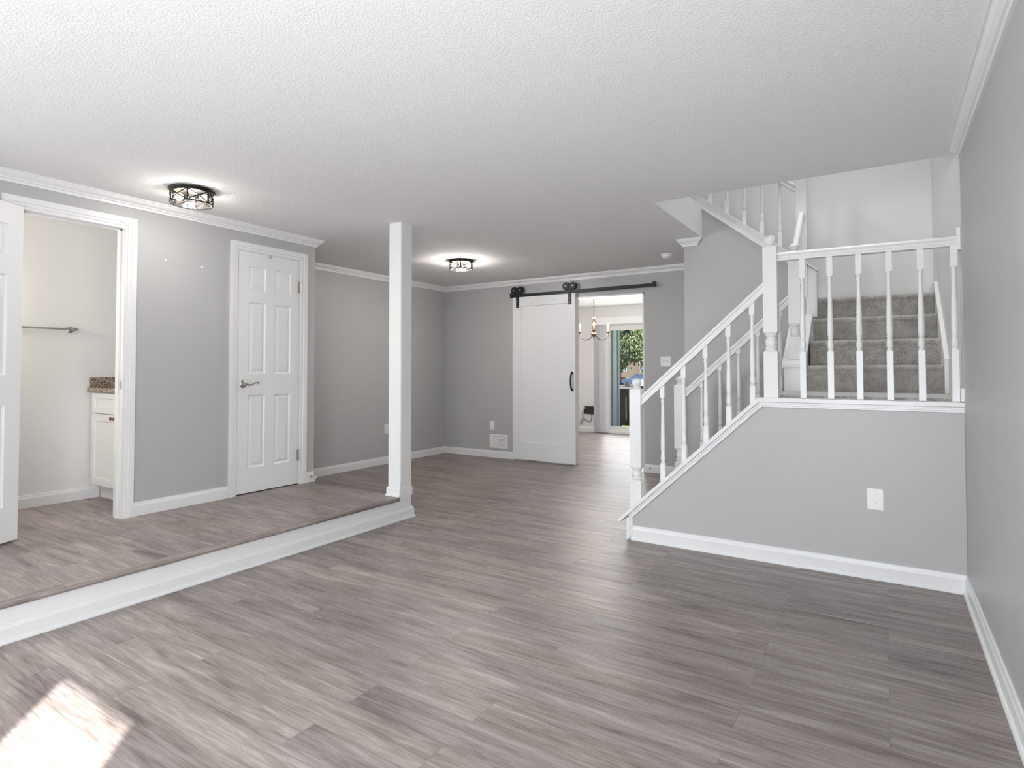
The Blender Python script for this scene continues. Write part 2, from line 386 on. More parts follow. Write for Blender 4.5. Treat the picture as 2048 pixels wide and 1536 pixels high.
# stair half wall: gray face below the white cap
SL = .942; cap = lambda x: .178 + SL * (x + 1.566)      # underside line of the sloped cap
bm = B(); xk = -1.566 + (1.012 - .170) / SL
prism(bm, [(-1.566, 0), (XR - .001, 0), (XR - .001, 1.012), (xk, 1.012), (-1.566, .17)], 'y', YS, YS + .11)
struct('wall_stair', bm, 'gray_paint', 'gray half wall closing the side of the lower stairs and landing', 'wall')
# bathroom and closet shells
bm = B(); box(bm, XREC - .1, XREC + .02, .5, 2.8, ZP, ZC); box(bm, XREC, XL - .11, .4, .5, ZP, ZC); box(bm, XREC, XL - .11, 2.7, 2.8, ZP, ZC)
struct('wall_bathroom', bm, 'white_paint', 'white painted bathroom walls seen through the open door', 'wall')
# dining room shell
bm = B(); KX0, KX1 = -4.72, -2.75
box(bm, -5.6, KX0, YK, YK + .12, 0, ZC); box(bm, KX1, .6, YK, YK + .12, 0, ZC); box(bm, KX0, KX1, YK, YK + .12, 2.06, ZC)
box(bm, -5.6, XREC, YB + .12, YK, 0, ZC); box(bm, -1.3, -1.2, YB + .12, YK, 0, ZC); box(bm, -5.6, OX0, YB + .121, YB + .135, 0, ZC); box(bm, OX1, -1.2, YB + .121, YB + .135, 0, ZC); box(bm, OX0, OX1, YB + .121, YB + .135, OZ, ZC)
struct('wall_dining', bm, 'white_paint', 'white painted dining room walls seen through the doorway', 'wall')

# ---- mouldings
BASE = [(0, 0), (.014, 0), (.014, .070), (.010, .082), (.008, .094), (0, .096)]
BASE_SHOE = [(0, 0), (.024, 0), (.024, .008), (.020, .016), (.014, .019), (.014, .074), (.010, .086), (.008, .100), (0, .102)]
CROWN = [(0, 0), (.060, 0), (.060, .010), (.051, .010), (.048, .020), (.040, .030), (.030, .037), (.026, .039), (.026, .049), (.015, .050), (.013, .068), (0, .068)]
def base(name, pts, side, label, prof=BASE):
    bm = B(); sweep(bm, prof, pts, (0, 0, 1), side); return struct(name, bm, 'white_trim', label, 'baseboard')
base('baseboard_right', [(XR, YN, 0), (XR, YS, 0), (-1.545, YS, 0)], 1, 'white baseboard along the right wall and the stair half wall', BASE_SHOE)
base('baseboard_back', [(OX0 - .04, YB, 0), (XREC, YB, 0), (XREC, YE, 0)], 1, 'white baseboard around the gray recess behind the column')
base('baseboard_back_right', [(-1.58, YB, 0), (OX1 + .003, YB, 0)], 1, 'short white baseboard right of the dining room doorway')
base('baseboard_left', [(XL, DY0 - .068, ZP), (XL, BY1 + .058, ZP)], 1, 'white baseboard between the bathroom and the closet doors')
bm = B(); sweep(bm, BASE, [(XL, DY1 + .066, ZP), (XL, YE, ZP)], (0, 0, 1), -1, n1=(1, 1, 0)); sweep(bm, [(0, 0), (.016, 0), (.016, .07), (0, .096)], [(XL, YE, ZP - .02), (XL - .1, YE, ZP - .02)], (0, 0, 1), -1)
struct('baseboard_corner', bm, 'white_trim', 'short white baseboard wrapping the wall end right of the closet door', 'baseboard')
bm = B(); sweep(bm, BASE, [(XREC + .02, .5, ZP), (XREC + .02, 2.22, ZP)], (0, 0, 1), -1); 
struct('baseboard_bathroom', bm, 'white_trim', 'white baseboard at the foot of the bathroom wall', 'baseboard')
bm = B(); sweep(bm, BASE, [(KX0 - .02, YK, 0), (XREC, YK, 0)], (0, 0, 1), 1); struct('baseboard_dining', bm, 'white_trim', 'white baseboard in the dining room below the black box', 'baseboard')

def crown(name, pts, side, label, **k):
    bm = B(); sweep(bm, CROWN, pts, (0, 0, -1), side, **k); return struct(name, bm, 'white_trim', label, 'crown molding')
zc = ZC - .0005
crown('trim_2', [(XR, YN, zc), (XR, 3.965, zc)], -1, 'white crown molding along the right wall up to the stairwell')
crown('trim_3', [(XL, YF, zc), (XL, YE, zc), (XL - .5, YE, zc)], 1, 'white crown molding above the two white doors')
crown('trim_4', [(XREC, YE, zc), (XREC, YB, zc), (-1.571, YB, zc)], 1, 'white crown molding around the gray recess and over the barn door')
crown('trim_5', [(-1.571, YB - .3, zc), (-1.571, YG, zc), (-1.452, YG, zc)], 1, 'short white crown molding on the corner under the stairwell opening', n1=(1, 1, 0))

# ---- door casings and jambs
CAS = [(0, 0), (.0, .009), (.010, .011), (.022, .011), (.026, .016), (.052, .018), (.066, .018), (.066, 0)]
CASW = [(0, 0), (.0, .009), (.009, .011), (.019, .011), (.023, .016), (.044, .018), (.057, .018), (.057, 0)]
def casing(bm, y0, y1, zt, prof, x=XL): sweep(bm, prof, [(x, y0, ZP), (x, y0, zt), (x, y1, zt), (x, y1, ZP)], (1, 0, 0), 1)
d1 = thing('door_1', 'white door frame around the open bathroom doorway', 'door frame', (XL, BY0, ZP), kind='structure')
bm = B(); casing(bm, BY0, BY1, BZ, CASW); obj('casing', bm, 'white_trim', d1)
bm = B(); t = .018
for y0, y1, z0, z1 in ((BY0, BY0 + t, ZP, BZ), (BY1 - t, BY1, ZP, BZ), (BY0 + t, BY1 - t, BZ - t, BZ)): box(bm, XL - .112, XL + .004, y0, y1, z0, z1)
for y0, y1, z0, z1 in ((BY0 + t, BY0 + t + .011, ZP, BZ - t), (BY1 - t - .011, BY1 - t, ZP, BZ - t), (BY0 + t, BY1 - t, BZ - t - .011, BZ - t)): box(bm, XL - .075, XL - .04, y0, y1, z0, z1)
obj('jamb', bm, 'white_trim', d1)
bm = B(); box(bm, XL - .034, XL - .008, BY1 - t - .0015, BY1 - t, 1.085, 1.145); obj('strike_plate', bm, 'nickel', d1)
d2 = thing('door_2', 'closed white six-panel closet door on the platform', 'door', (XL, DY0, ZP), kind='structure')
bm = B(); casing(bm, DY0, DY1, DZ, CAS); obj('casing', bm, 'white_trim', d2)
bm = B(); t = .005
for y0, y1, z0, z1 in ((DY0, DY0 + t, ZP, DZ), (DY1 - t, DY1, ZP, DZ), (DY0 + t, DY1 - t, DZ - t, DZ)): box(bm, XL - .11, XL + .003, y0, y1, z0, z1)
obj('jamb', bm, 'white_trim', d2)
bm = B(); box(bm, XL - .112, XL - .10, DY0, DY1, ZP, DZ); obj('door_stop', bm, 'dark_void', d2)

def panel_slab(bm, W, H, T, xs, zs_, rings, M, both=False):
    """door slab in local coords (x 0..W, z 0..H, front at y=0 facing -y); panels = cells of xs[k] x zs_[k]"""
    gx = sorted({0, W, *[a for p in xs for a in p]}); gz = sorted({0, H, *[a for p in zs_ for a in p]})
    vs = []
    def V(x, y, z): v = bm.verts.new(M @ Vector((x, y, z))); vs.append(v); return v
    for fy, sg in ((0, 1), (T, -1)):
        for i in range(len(gx) - 1):
            for j in range(len(gz) - 1):
                x0, x1, z0, z1 = gx[i], gx[i + 1], gz[j], gz[j + 1]
                if (x0, x1) in xs and (z0, z1) in zs_:
                    prev = None
                    for ins, dep in rings:
                        q = [V(x0 + ins, fy + sg * dep, z0 + ins), V(x1 - ins, fy + sg * dep, z0 + ins), V(x1 - ins, fy + sg * dep, z1 - ins), V(x0 + ins, fy + sg * dep, z1 - ins)]
                        if prev:
                            for k in range(4): bm.faces.new((prev[k], prev[(k + 1) % 4], q[(k + 1) % 4], q[k]))
                        prev = q
                    bm.faces.new(prev)
                else: bm.faces.new((V(x0, fy, z0), V(x1, fy, z0), V(x1, fy, z1), V(x0, fy, z1)))
    for x in (0, W): bm.faces.new((V(x, 0, 0), V(x, T, 0), V(x, T, H), V(x, 0, H)))
    for z in (0, H): bm.faces.new((V(0, 0, z), V(W, 0, z), V(W, T, z), V(0, T, z)))
    bmesh.ops.remove_doubles(bm, verts=bm.verts, dist=1e-5)
RING6 = [(0, 0), (.004, .004), (.011, .0085), (.017, .0085), (.042, .002), (.044, .0025)]
def six(W, H): return ([(.097, .097 + (W - .285) / 2), (W - .097 - (W - .285) / 2, W - .097)],
                       [(.206, .206 + .61), (.995, .995 + .604), (1.70, 1.70 + .203)])
def on_face(x, y, z, deg): return Matrix.Translation((x, y, z)) @ Matrix.Rotation(R(deg), 4, 'Z')

Wd = DY1 - DY0 - .016; Hd = 2.024
bm = B(); xs, zz = six(Wd, Hd); panel_slab(bm, Wd, Hd, .035, xs, zz, RING6, on_face(XL - .002, DY0 + .008, .192, 90))
obj('door_leaf', bm, 'white_door', d2)
hx = XL
def hinge_bm(z, y, x):
    bm = B(); lathe(bm, [(.0065, 0), (.0065, .10)], (x, y, z), 10)
    lathe(bm, [(.0075, -.004), (.0075, 0)], (x, y, z), 10); lathe(bm, [(.0075, .10), (.0075, .104)], (x, y, z), 10)
    box(bm, x - .009, x - .006, y - .022, y + .012, z, z + .1); return bm
for z in (1.924, .397): obj('hinge', hinge_bm(z, DY1 - .006, XL + .008), 'nickel', d2, smooth=True)
def lever(parent, x, y, z, flip=1):
    h = obj('door_handle', None or (lambda b: (lathe(b, [(.0, 0), (.033, 0), (.033, .004), (.028, .009), (.016, .012), (.012, .03), (.010, .045), (0, .046)], (0, 0, 0), 24, on_face(x, y, z, 0) @ Matrix.Rotation(R(90), 4, 'Y')), b)[1])(B()), 'nickel', parent, smooth=True)
    bm = B(); xx = x + .048
    pts = [(xx, y + flip * a, z + b) for a, b in ((-.004, .004), (.012, -.002), (.03, -.008), (.05, -.006), (.07, .003), (.09, .011), (.104, .013), (.113, .009), (.115, .002), (.109, -.002), (.104, .002))]
    tube(bm, pts, [.010, .011, .0085, .007, .0062, .0058, .0055, .005, .0045, .004, .0035], 10)
    obj('lever', bm, 'nickel', h, smooth=True)
lever(d2, XL - .002, 2.881, 1.103)
bm = B(); box(bm, XL - .002, XL + .012, 3.116, 3.128, 2.19, 2.214); box(bm, XL + .003, XL + .009, 3.118, 3.126, 2.206, 2.222); obj('latch', bm, 'plastic_shade', d2)

# open bathroom door leaf
ang = 117; HW = .60
hp = Vector((XL + .045, 1.383, 0)); ax = Vector((math.cos(R(ang)), math.sin(R(ang)), 0)); p0 = hp - ax * HW
bl = thing('bathroom_door', 'white six-panel bathroom door standing open at the left edge', 'door', (hp.x, hp.y, ZP))
bm = B(); xs, zz = six(HW, 2.03); panel_slab(bm, HW, 2.03, .035, xs, zz, RING6, on_face(p0.x, p0.y, ZP + .012, ang)); obj('door_leaf', bm, 'white_door', bl)
for z in (1.92, 1.1, .39):
    bm = B(); lathe(bm, [(.006, 0), (.006, .09)], (hp.x - .022, hp.y - .004, z), 10); obj('hinge', bm, 'nickel', bl, smooth=True)

# ------------------------------------------------------------------ platform step
bm = B()
box(bm, XS - .02, XS, YF, 3.52, .006, ZP - .026)
sweep(bm, [(0, 0), (.024, 0), (.024, .007), (.021, .014), (.014, .018), (.014, .066), (.010, .076), (.006, .088), (0, .09)], [(XS, YF, 0), (XS, 3.66, 0), (XS - .16, 3.66, 0)], (0, 0, 1), -1)
struct('trim_6', bm, 'white_trim', 'long white riser board of the platform step', 'step riser')
bm = B(); nose = [(-.02, ZP - .026), (.014, ZP - .026), (.022, ZP - .022), (.026, ZP - .013), (.022, ZP - .004), (.014, ZP + .001), (-.03, ZP + .002), (-.034, ZP - .001), (-.02, ZP - .001)]
vv = prism(bm, [(XS + a, b) for a, b in nose], 'y', YF, 3.49)
struct('trim_7', bm, 'nosing_wood', 'rounded wood-look nosing along the platform step', 'step nosing', smooth=True)
bm = B(); prism(bm, [(3.56 + a, b) for a, b in nose], 'x', XL + .016, XS - .135)
struct('trim_8', bm, 'vinyl_plank', 'wood-look nosing at the far end of the platform beside the column', 'step nosing', smooth=True)
bm = B(); box(bm, XL - .1, XS - .13, YE - .05, YE - .032, 0, ZP - .026); struct('trim_9', bm, 'white_trim', 'white riser closing the far end of the platform', 'step riser')

# square white column
cx0, cx1, cy0, cy1 = -3.468, -3.335, 3.525, 3.655
colm = thing('column', 'square white column standing on the end of the platform step', 'column', ((cx0 + cx1) / 2, (cy0 + cy1) / 2, 0), kind='structure')
bm = B(); box(bm, cx0, cx1, cy0, cy1, 0, ZC - .0005); o = obj('shaft', bm, 'white_trim', colm, bevel=.002)
bm = B(); box(bm, cx0 + .004, cx1 - .004, cy0 - .0025, cy0 + .002, .30, ZC - .035); box(bm, cx1 - .002, cx1 + .0025, cy0 + .004, cy1 - .004, .30, ZC - .035); obj('facing', bm, 'white_trim', colm)
bm = B(); sweep(bm, [(0, 0), (.018, 0), (.018, .012), (.011, .014), (.011, .060), (.006, .072), (0, .074)], [(cx0, cy1, ZP), (cx0, cy0, ZP), (cx1 + .003, cy0, ZP)], (0, 0, 1), -1)
sweep(bm, [(0, 0), (.004, 0), (.004, .02), (.004, .06), (0, .074)], [(cx1, cy0, ZP), (cx1, cy1, ZP)], (0, 0, 1), -1, n1=(1, 1, 0))
sweep(bm, [(0, 0), (.012, 0), (.012, .060), (.006, .072), (0, .074)], [(cx1 + .004, cy1, ZP), (cx0, cy1, ZP)], (0, 0, 1), -1)
obj('plinth', bm, 'white_trim', colm)

# ------------------------------------------------------------------ barn door
bd = thing('barn_door', 'white one-panel sliding barn door with black handle and hangers', 'door', (-3.77, 6.66, .012))
bx0, bx1, bz0, bz1, byf = -4.245, -3.302, .022, 2.198, 6.66
bm = B(); W, H = bx1 - bx0, bz1 - bz0
panel_slab(bm, W, H, .04, [(.130, W - .105)], [(.235, H - .122)], [(0, 0), (.004, .007), (.005, .010), (.02, .010)], on_face(bx0, byf, bz0, 0)); obj('door_leaf', bm, 'white_door', bd)
def hanger(x):
    yy = byf - .014
    bm = B(); box(bm, x - .021, x + .021, yy, byf - .0005, 2.055, 2.33); h = obj('hanger_strap', bm, 'black_metal', bd, bevel=.003)
    for dx in (-.049, .049):
        bm = B(); Mx = Matrix.Translation((x + dx, yy - .004, 2.292)) @ Matrix.Rotation(R(-90), 4, 'X')
        lathe(bm, [(0, -.006), (.046, -.006), (.052, .0), (.046, .006), (.046, .02), (.052, .026), (0, .026)], (0, 0, 0), 8, Mx)
        obj('wheel', bm, 'black_metal', h, smooth=False)
        bm = B(); lathe(bm, [(.009, 0), (.009, .008), (0, .010)], (0, 0, 0), 10, Matrix.Translation((x + dx, yy - .010, 2.292)) @ Matrix.Rotation(R(90), 4, 'X')); obj('bolt', bm, 'nickel', h, smooth=True)
    for z in (2.075, 2.135):
        bm = B(); lathe(bm, [(.007, 0), (.007, .004), (0, .006)], (0, 0, 0), 10, Matrix.Translation((x, yy, z)) @ Matrix.Rotation(R(90), 4, 'X')); obj('bolt', bm, 'nickel', h, smooth=True)
hanger(-4.163); hanger(-3.376)
bm = B(); hxx = -3.345
tube(bm, [(hxx, byf - .002, 1.185), (hxx, byf - .018, 1.182), (hxx, byf - .036, 1.155), (hxx - .004, byf - .042, 1.11), (hxx - .004, byf - .042, 1.04), (hxx, byf - .036, .99), (hxx, byf - .018, .962), (hxx, byf - .002, .958)], [.013, .012, .011, .011, .011, .011, .012, .013], 10)
for z in (1.18, .963): lathe(bm, [(0, 0), (.017, 0), (.017, .006), (0, .007)], (0, 0, 0), 12, Matrix.Translation((hxx, byf, z)) @ Matrix.Rotation(R(90), 4, 'X'))
obj('handle', bm, 'black_metal', bd, smooth=True)
rl = thing('barn_door_rail', 'long black steel rail above the barn door and doorway', 'rail', (-3.27, 6.69, 2.2))
bm = B(); box(bm, -4.262, -2.272, 6.664, 6.673, 2.200, 2.242); obj('track', bm, 'black_metal', rl, bevel=.002)
for x in (-4.268, -2.268):
    bm = B(); box(bm, x - .018, x + .018, 6.650, 6.676, 2.195, 2.262); lathe(bm, [(.014, 0), (.014, .012)], (0, 0, 0), 12, Matrix.Translation((x, 6.650, 2.225)) @ Matrix.Rotation(R(90), 4, 'X')); obj('end_stop', bm, 'black_metal', rl, bevel=.004)
for x in (-4.2, -3.77, -3.29, -2.8, -2.35):
    bm = B(); lathe(bm, [(.011, 0), (.011, .047)], (0, 0, 0), 12, Matrix.Translation((x, YB, 2.221)) @ Matrix.Rotation(R(90), 4, 'X')); obj('standoff', bm, 'black_metal', rl, smooth=True)
bm = B(); box(bm, -3.97, -3.86, 6.645, 6.655, 0, .014); box(bm, -3.97, -3.86, 6.645, 6.715, 0, .005); tag(obj('floor_guide', bm, 'nickel'), 'small metal floor guide under the bottom edge of the barn door', 'door guide')

# ------------------------------------------------------------------ stairs
# lower flight, mostly hidden behind the half wall
st = thing('staircase', 'lower stair flight rising to the landing behind the gray half wall', 'stairs', (-1.1, 4.5, 0))
for k in range(5):
    x0 = -1.575 + k * .2275; z1 = .211 * (k + 1)
    bm = B(); box(bm, x0, x0 + .24 if k < 4 else x0 + .02, YS + .112, 4.915, z1 - .21, z1 - (.0 if k < 4 else .001)); obj('step', bm, 'carpet', st, bevel=.012)
bm = B(); box(bm, -.64, XR - .001, YS + .112, 4.925, ZL - .12, ZL); struct('landing_floor', bm, 'carpet', 'pale carpeted stair landing behind the white balusters', 'landing')
# carpeted flight going away from the landing
ct = thing('carpeted_stairs', 'flight of four gray carpeted steps behind the landing balusters', 'stairs', (-.08, 4.93, ZL))
RY0, RUN, RIS = 4.93, .262, .196
for k in range(4):
    y0 = RY0 + RUN * k; z0 = ZL + RIS * k; z1 = z0 + RIS
    pr = [(y0, z0 - .02), (y0, z1 - .05)]
    for a in range(0, 181, 20): pr.append((y0 - .003 - .017 * math.sin(R(a)), z1 - .022 - .022 * math.cos(R(a))))
    pr += [(y0 + RUN + .03 if k < 3 else YW - .004, z1), (y0 + RUN + .03 if k < 3 else YW - .004, z0 - .02)]
    bm = B(); prism(bm, pr, 'x', -.493 + .0, XR - .026); obj('step', bm, 'carpet', ct, smooth=True)
bm = B(); zt = lambda y: ZL + .245 + (y - 4.9) * RIS / RUN
prism(bm, [(4.885, ZL + .001), (4.885, zt(4.885)), (5.72, zt(5.72)), (5.80, zt(5.72) + .02), (YW - .004, zt(5.72) + .02), (YW - .004, ZL + .001)], 'x', XR - .024, XR); obj('skirtboard', bm, 'white_trim', ct)
bm = B(); sweep(bm, [(-.004, -.028), (.008, -.028), (.008, -.004), (0, .0), (-.004, 0)], [(XR - .024, 4.885, zt(4.885)), (XR - .024, 5.72, zt(5.72))], (-1, 0, 0), 1); obj('skirt_molding', bm, 'white_trim', ct)
bm = B(); prism(bm, [(4.9, ZL + .001), (4.9, 1.235), (5.463, 1.235 + .563 * .735), (5.463, ZL + .001)], 'x', -.648, -.508); obj('stringer_box', bm, 'white_trim', ct)
bm = B(); prism(bm, [(4.885, 1.228), (4.88, 1.242), (4.888, 1.262), (5.463, 1.262 + .575 * .735), (5.463, 1.235 + .563 * .735), (4.9, 1.235)], 'x', -.662, -.498); obj('stringer_cap', bm, 'white_trim', ct, bevel=.004)
bm = B(); prism(bm, [(5.463, ZL), (5.463, 1.66), (5.72, 1.86), (YW - .004, 1.86), (YW - .004, ZL)], 'x', -.545, -.495); obj('side_panel', bm, 'white_trim', ct)
# back curb of the lower flight (between the stairs and the gray wall)
bm = B(); prism(bm, [(-1.50, 0), (-.60, 0), (-.60, 1.0), (-.655, 1.0), (-1.50, .165)], 'y', 4.92, 5.02); struct('wall_stair_back', bm, 'white_paint', 'low sloped curb under the rear stair railing', 'wall')

# caps and mouldings of the half wall
bm = B(); c0 = (-1.63, YS, cap(-1.63)); c1 = (-.678, YS, cap(-.678)); c2 = (XR - .001, YS, cap(-.678))
sweep(bm, [(0, -.024), (.024, -.024), (.024, .128), (0, .128)], [(-1.632, YS, cap(-1.632)), c1, c2], (0, 1, 0), -1); obj1 = bm
for f in obj1.verts: pass
FACE = [(-.002, 0), (-.002, .016), (-.012, .016), (-.014, .009), (-.021, .009), (-.024, .015), (-.032, .015), (-.036, 0)]
sweep(bm, FACE, [(-1.566, YS, .02), (-1.566, YS, cap(-1.566)), c1, c2], (0, -1, 0), 1)
box(bm, -1.585, -1.566, YS - .004, YS + .11, 0, cap(-1.585) - .006)
struct('trim_10', bm, 'white_trim', 'white cap and molding edging the gray stair half wall', 'stair trim')
bm = B(); box(bm, XR - .014, XR, YS - .018, YS + .10, 1.045, 1.115); struct('trim_11', bm, 'white_trim', 'short white base block where the landing cap meets the right wall', 'trim')

TURN_N = [(.040, 0), (.041, .006), (.036, .012), (.033, .016), (.038, .022), (.040, .028), (.036, .034), (.032, .038), (.036, .050), (.038, .062), (.034, .078), (.028, .090), (.026, .094), (.034, .098), (.037, .104), (.034, .110), (.038, .115), (.041, .12)]
FIN = [(.032, 0), (.035, .005), (.030, .010), (.025, .014), (.023, .020), (.027, .026), (.034, .033), (.038, .045), (.036, .056), (.029, .066), (.016, .073), (0, .075)]
def newel(parent, x, y, z0, zt0, zt1, ztop, s=.084, ball=True, slope=None):
    """square-turned-square post"""
    h = s / 2
    bm = B(); box(bm, x - h, x + h, y - h, y + h, z0, zt0 - .004)
    def cham(za, zb, r): # little chamfer between square and turning
        a = [bm.verts.new((x + sx * h, y + sy * h, za)) for sx, sy in ((-1, -1), (1, -1), (1, 1), (-1, 1))]
        b = [bm.verts.new((x + sx * r, y + sy * r, zb)) for sx, sy in ((-1, -1), (1, -1), (1, 1), (-1, 1))]
        for k in range(4): bm.faces.new((a[k], a[(k + 1) % 4], b[(k + 1) % 4], b[k]))
        bm.faces.new(b)
    cham(zt0 - .004, zt0 + .008, h * .8)
    k = (zt1 - zt0) / .12
    lathe(bm, [(r * s / .084 * .98, z * k) for r, z in TURN_N], (x, y, zt0), 24)
    cham(zt1 + .004, zt1 - .008, h * .8)
    box(bm, x - h, x + h, y - h, y + h, zt1 + .004, ztop - .006)
    cham(ztop - .006, ztop, h * .9)
    if ball: lathe(bm, FIN, (x, y, ztop), 24)
    return obj('newel_post', bm, 'white_trim', parent, smooth=True)
TURN_B = [(.0135, 0), (.0150, .004), (.0150, .010), (.0125, .013), (.0125, .016), (.0155, .020), (.0170, .030), (.0168, .046), (.0145, .066), (.0125, .078), (.0150, .081), (.0150, .088), (.0130, .091), (.0158, .10), (.0165, .125), (.0150, .20), (.0122, .32), (.0108, .425), (.0108, .432), (.0135, .436), (.0135, .445), (.0112, .449), (.0112, .456), (.0138, .462), (.0145, .467)]
def baluster(parent, x, y, z0, zt, z1, s=.033, slope=0.0, L=.467):
    """square foot, turned shaft from zt, square head up to z1; slope cuts foot and head parallel to the rail"""
    h = s / 2
    def sq(za, zb, sa, sb):
        for lo, hi, m1, m2 in ((za, zb, sa, sb),):
            v = [bm.verts.new((x + a * h, y + b * h, lo + a * h * m1)) for a, b in ((-1, -1), (1, -1), (1, 1), (-1, 1))]
            q = [bm.verts.new((x + a * h, y + b * h, hi + a * h * m2)) for a, b in ((-1, -1), (1, -1), (1, 1), (-1, 1))]
            bm.faces.new(v[::-1]); bm.faces.new(q)
            for k in range(4): bm.faces.new((v[k], v[(k + 1) % 4], q[(k + 1) % 4], q[k]))
    bm = B(); sq(z0, zt, slope, 0); k = L / .467
    lathe(bm, [(r, z * k) for r, z in TURN_B], (x, y, zt), 14); sq(zt + L, z1, 0, slope)
    return obj('baluster', bm, 'white_trim', parent, smooth=True)
HRAIL = [(-.026, -.026), (.026, -.026), (.026, -.014), (.021, -.008), (.021, .002), (.029, .010), (.029, .018), (.020, .027), (-.020, .027), (-.029, .018), (-.029, .010), (-.021, .002), (-.021, -.008), (-.026, -.014)]
def handrail(parent, p, q, prof=HRAIL, name='handrail', vert_ends=True):
    bm = B(); p = Vector(p); q = Vector(q); d = (q - p).normalized(); side = d.cross(Vector((0, 0, 1))).normalized()
    hd = Vector((d.x, d.y, 0)).normalized()
    # profile u sideways, v up; vertical end cuts where it meets a post
    rings = []
    up = side.cross(d).normalized()
    for P in (p, q):
        r = []
        for u, v in prof:
            w = P + side * u + up * v
            if vert_ends: w += d * ((P - w).dot(hd) / d.dot(hd))
            r.append(bm.verts.new(w))
        rings.append(r)
    n = len(prof)
    for k in range(n): bm.faces.new((rings[0][k], rings[0][(k + 1) % n], rings[1][(k + 1) % n], rings[1][k]))
    bm.faces.new(rings[0][::-1]); bm.faces.new(rings[1])
    return obj(name, bm, 'white_trim', parent, smooth=False)
YR = 4.075
# front railing of the lower flight
sr = thing('stair_railing', 'white turned-baluster railing sloping up the front of the lower stairs', 'railing', (-1.1, YR, .5))
newel(sr, -1.523, YR, .12, .41, .512, 1.079); newel(sr, -.611, YR, 1.038, 1.335, 1.457, 2.016)
RS = .913; zr = lambda x: 1.008 + RS * (x + 1.47)
handrail(sr, (-1.483, YR, zr(-1.483)), (-.652, YR, zr(-.652)))
for k in range(5):
    x = -1.330 + .1508 * k
    zb = cap(x) + .034; tb = .555 + .925 * (x + 1.330)
    baluster(sr, x, YR, zb - .012, tb, zr(x) - .03, slope=.93)
# landing guard
lr = thing('landing_railing', 'white level railing with six turned balusters guarding the stair landing', 'railing', (-.13, YR, 1.046))
handrail(lr, (-.570, YR, 1.944), (.352, YR, 1.936))
for k in range(6):
    x = -.427 + .1528 * k; baluster(lr, x, YR, 1.040, 1.33, 1.92, L=.466)
bm = B(); prism(bm, [(YR - .032, 1.885), (YR + .032, 1.885), (YR + .032, 2.0), (YR + .02, 2.012), (YR - .02, 2.012), (YR - .032, 2.0)], 'x', XR - .019, XR); obj('wall_bracket', bm, 'white_trim', lr, bevel=.003)
# rear railing of the lower flight
YA = 4.975
br_ = thing('rear_stair_railing', 'white turned-baluster railing along the rear of the lower stairs', 'railing', (-1.1, YA, .5))
newel(br_, -1.468, YA, .16, .43, .55, 1.09, s=.088); newel(br_, -.575, YA, 1.30, 1.463, 1.572, 2.125, s=.084)
zr2 = lambda x: 1.022 + .925 * (x + 1.42)
handrail(br_, (-1.424, YA, zr2(-1.424)), (-.617, YA, zr2(-.617)))
for x in (-1.290, -1.142, -.995, -.847, -.685):
    zb = .165 + .988 * (x + 1.5); baluster(br_, x, YA, max(zb, .17) - .01, .60 + .925 * (x + 1.30), zr2(x) - .03, slope=.93)
# upper railing
ur = thing('upper_stair_railing', 'white railing of the upper flight seen through the ceiling opening', 'railing', (-.9, 5.48, 2.2))
YU = 5.485
newel(ur, -.572, YU, 1.83, 2.10, 2.22, 3.1, s=.080)
zst = lambda x: zs(x) + .095
for x in (-1.33, -1.182, -1.033, -.887, -.742): baluster(ur, x, YU, zst(x) - .01, zst(x) + .13, 2.765 - .8 * (x + .61), slope=-.8, L=.467)
handrail(ur, (-1.45, YU, 2.765 + .8 * .84), (-.612, YU, 2.767))
ROUND = [(.024 * math.cos(R(a)), .026 * math.sin(R(a))) for a in range(0, 360, 30)]
handrail(ur, (-.570, 4.99, 2.165), (-.572, 5.446, 2.53), ROUND, 'handrail', False)
# upper flight: stringer and end panel
us = thing('upper_stringer', 'white molded stringer of the upper stair flight over the gray wall', 'stair stringer', (-.9, YG, 2.0))
bm = B(); sweep(bm, [(0, -.004), (0, .016), (.012, .016), (.016, .010), (.050, .010), (.054, .018), (.070, .018), (.074, .012), (.074, -.004)], [(-1.52, YG, zs(-1.52)), (-.545, YG, zs(-.545))], (0, -1, 0), 1, n0=(1, 0, 0), n1=(1, 0, 0)); obj('face_board', bm, 'white_trim', us)
bm = B(); sweep(bm, [(.072, -.10), (.072, .022), (.084, .022), (.084, -.10)], [(-1.52, YG, zs(-1.52)), (-.455, YG, zs(-.455))], (0, -1, 0), 1, n0=(1, 0, 0), n1=(1, 0, 0)); obj('cap_board', bm, 'white_trim', us)
bm = B(); prism(bm, [(-.545, 1.66), (-.465, 1.66), (-.465, zs(-.465) + .07), (-.545, zs(-.545) + .07)], 'y', YG - .004, YG + .1); box(bm, -.530, -.515, YG - .010, YG - .004, 1.67, 2.02); box(bm, -.495, -.48, YG - .010, YG - .004, 1.67, 2.0); obj('end_panel', bm, 'white_trim', us)
ut = thing('upper_stairs', 'carpeted upper stair flight mostly hidden behind its stringer', 'stairs', (-.9, 5.9, 1.84))
for k in range(3):
    x1 = -.56 - .235 * k; z0 = ZL + 4 * RIS + .18 * k
    bm = B(); box(bm, x1 - .25, x1, YG + .102, YW - .001, z0, z0 + .18); obj('step', bm, 'carpet', ut, bevel=.01)
bm = B(); sweep(bm, [(0, 0), (.012, 0), (.012, .09), (0, .10)], [(-.40, YW, 1.885), (-.52, YW, 1.89), (-1.4, YW, 2.62)], (0, -1, 0), 1); obj('skirtboard', bm, 'white_trim', ut)
bm = B()
for x in (-1.60, -1.50): box(bm, x, x + .05, YW - .015, YW, 2.72, 4.75)
struct('trim_12', bm, 'white_trim', 'white door casing in the upper hall above the stairs', 'door trim')

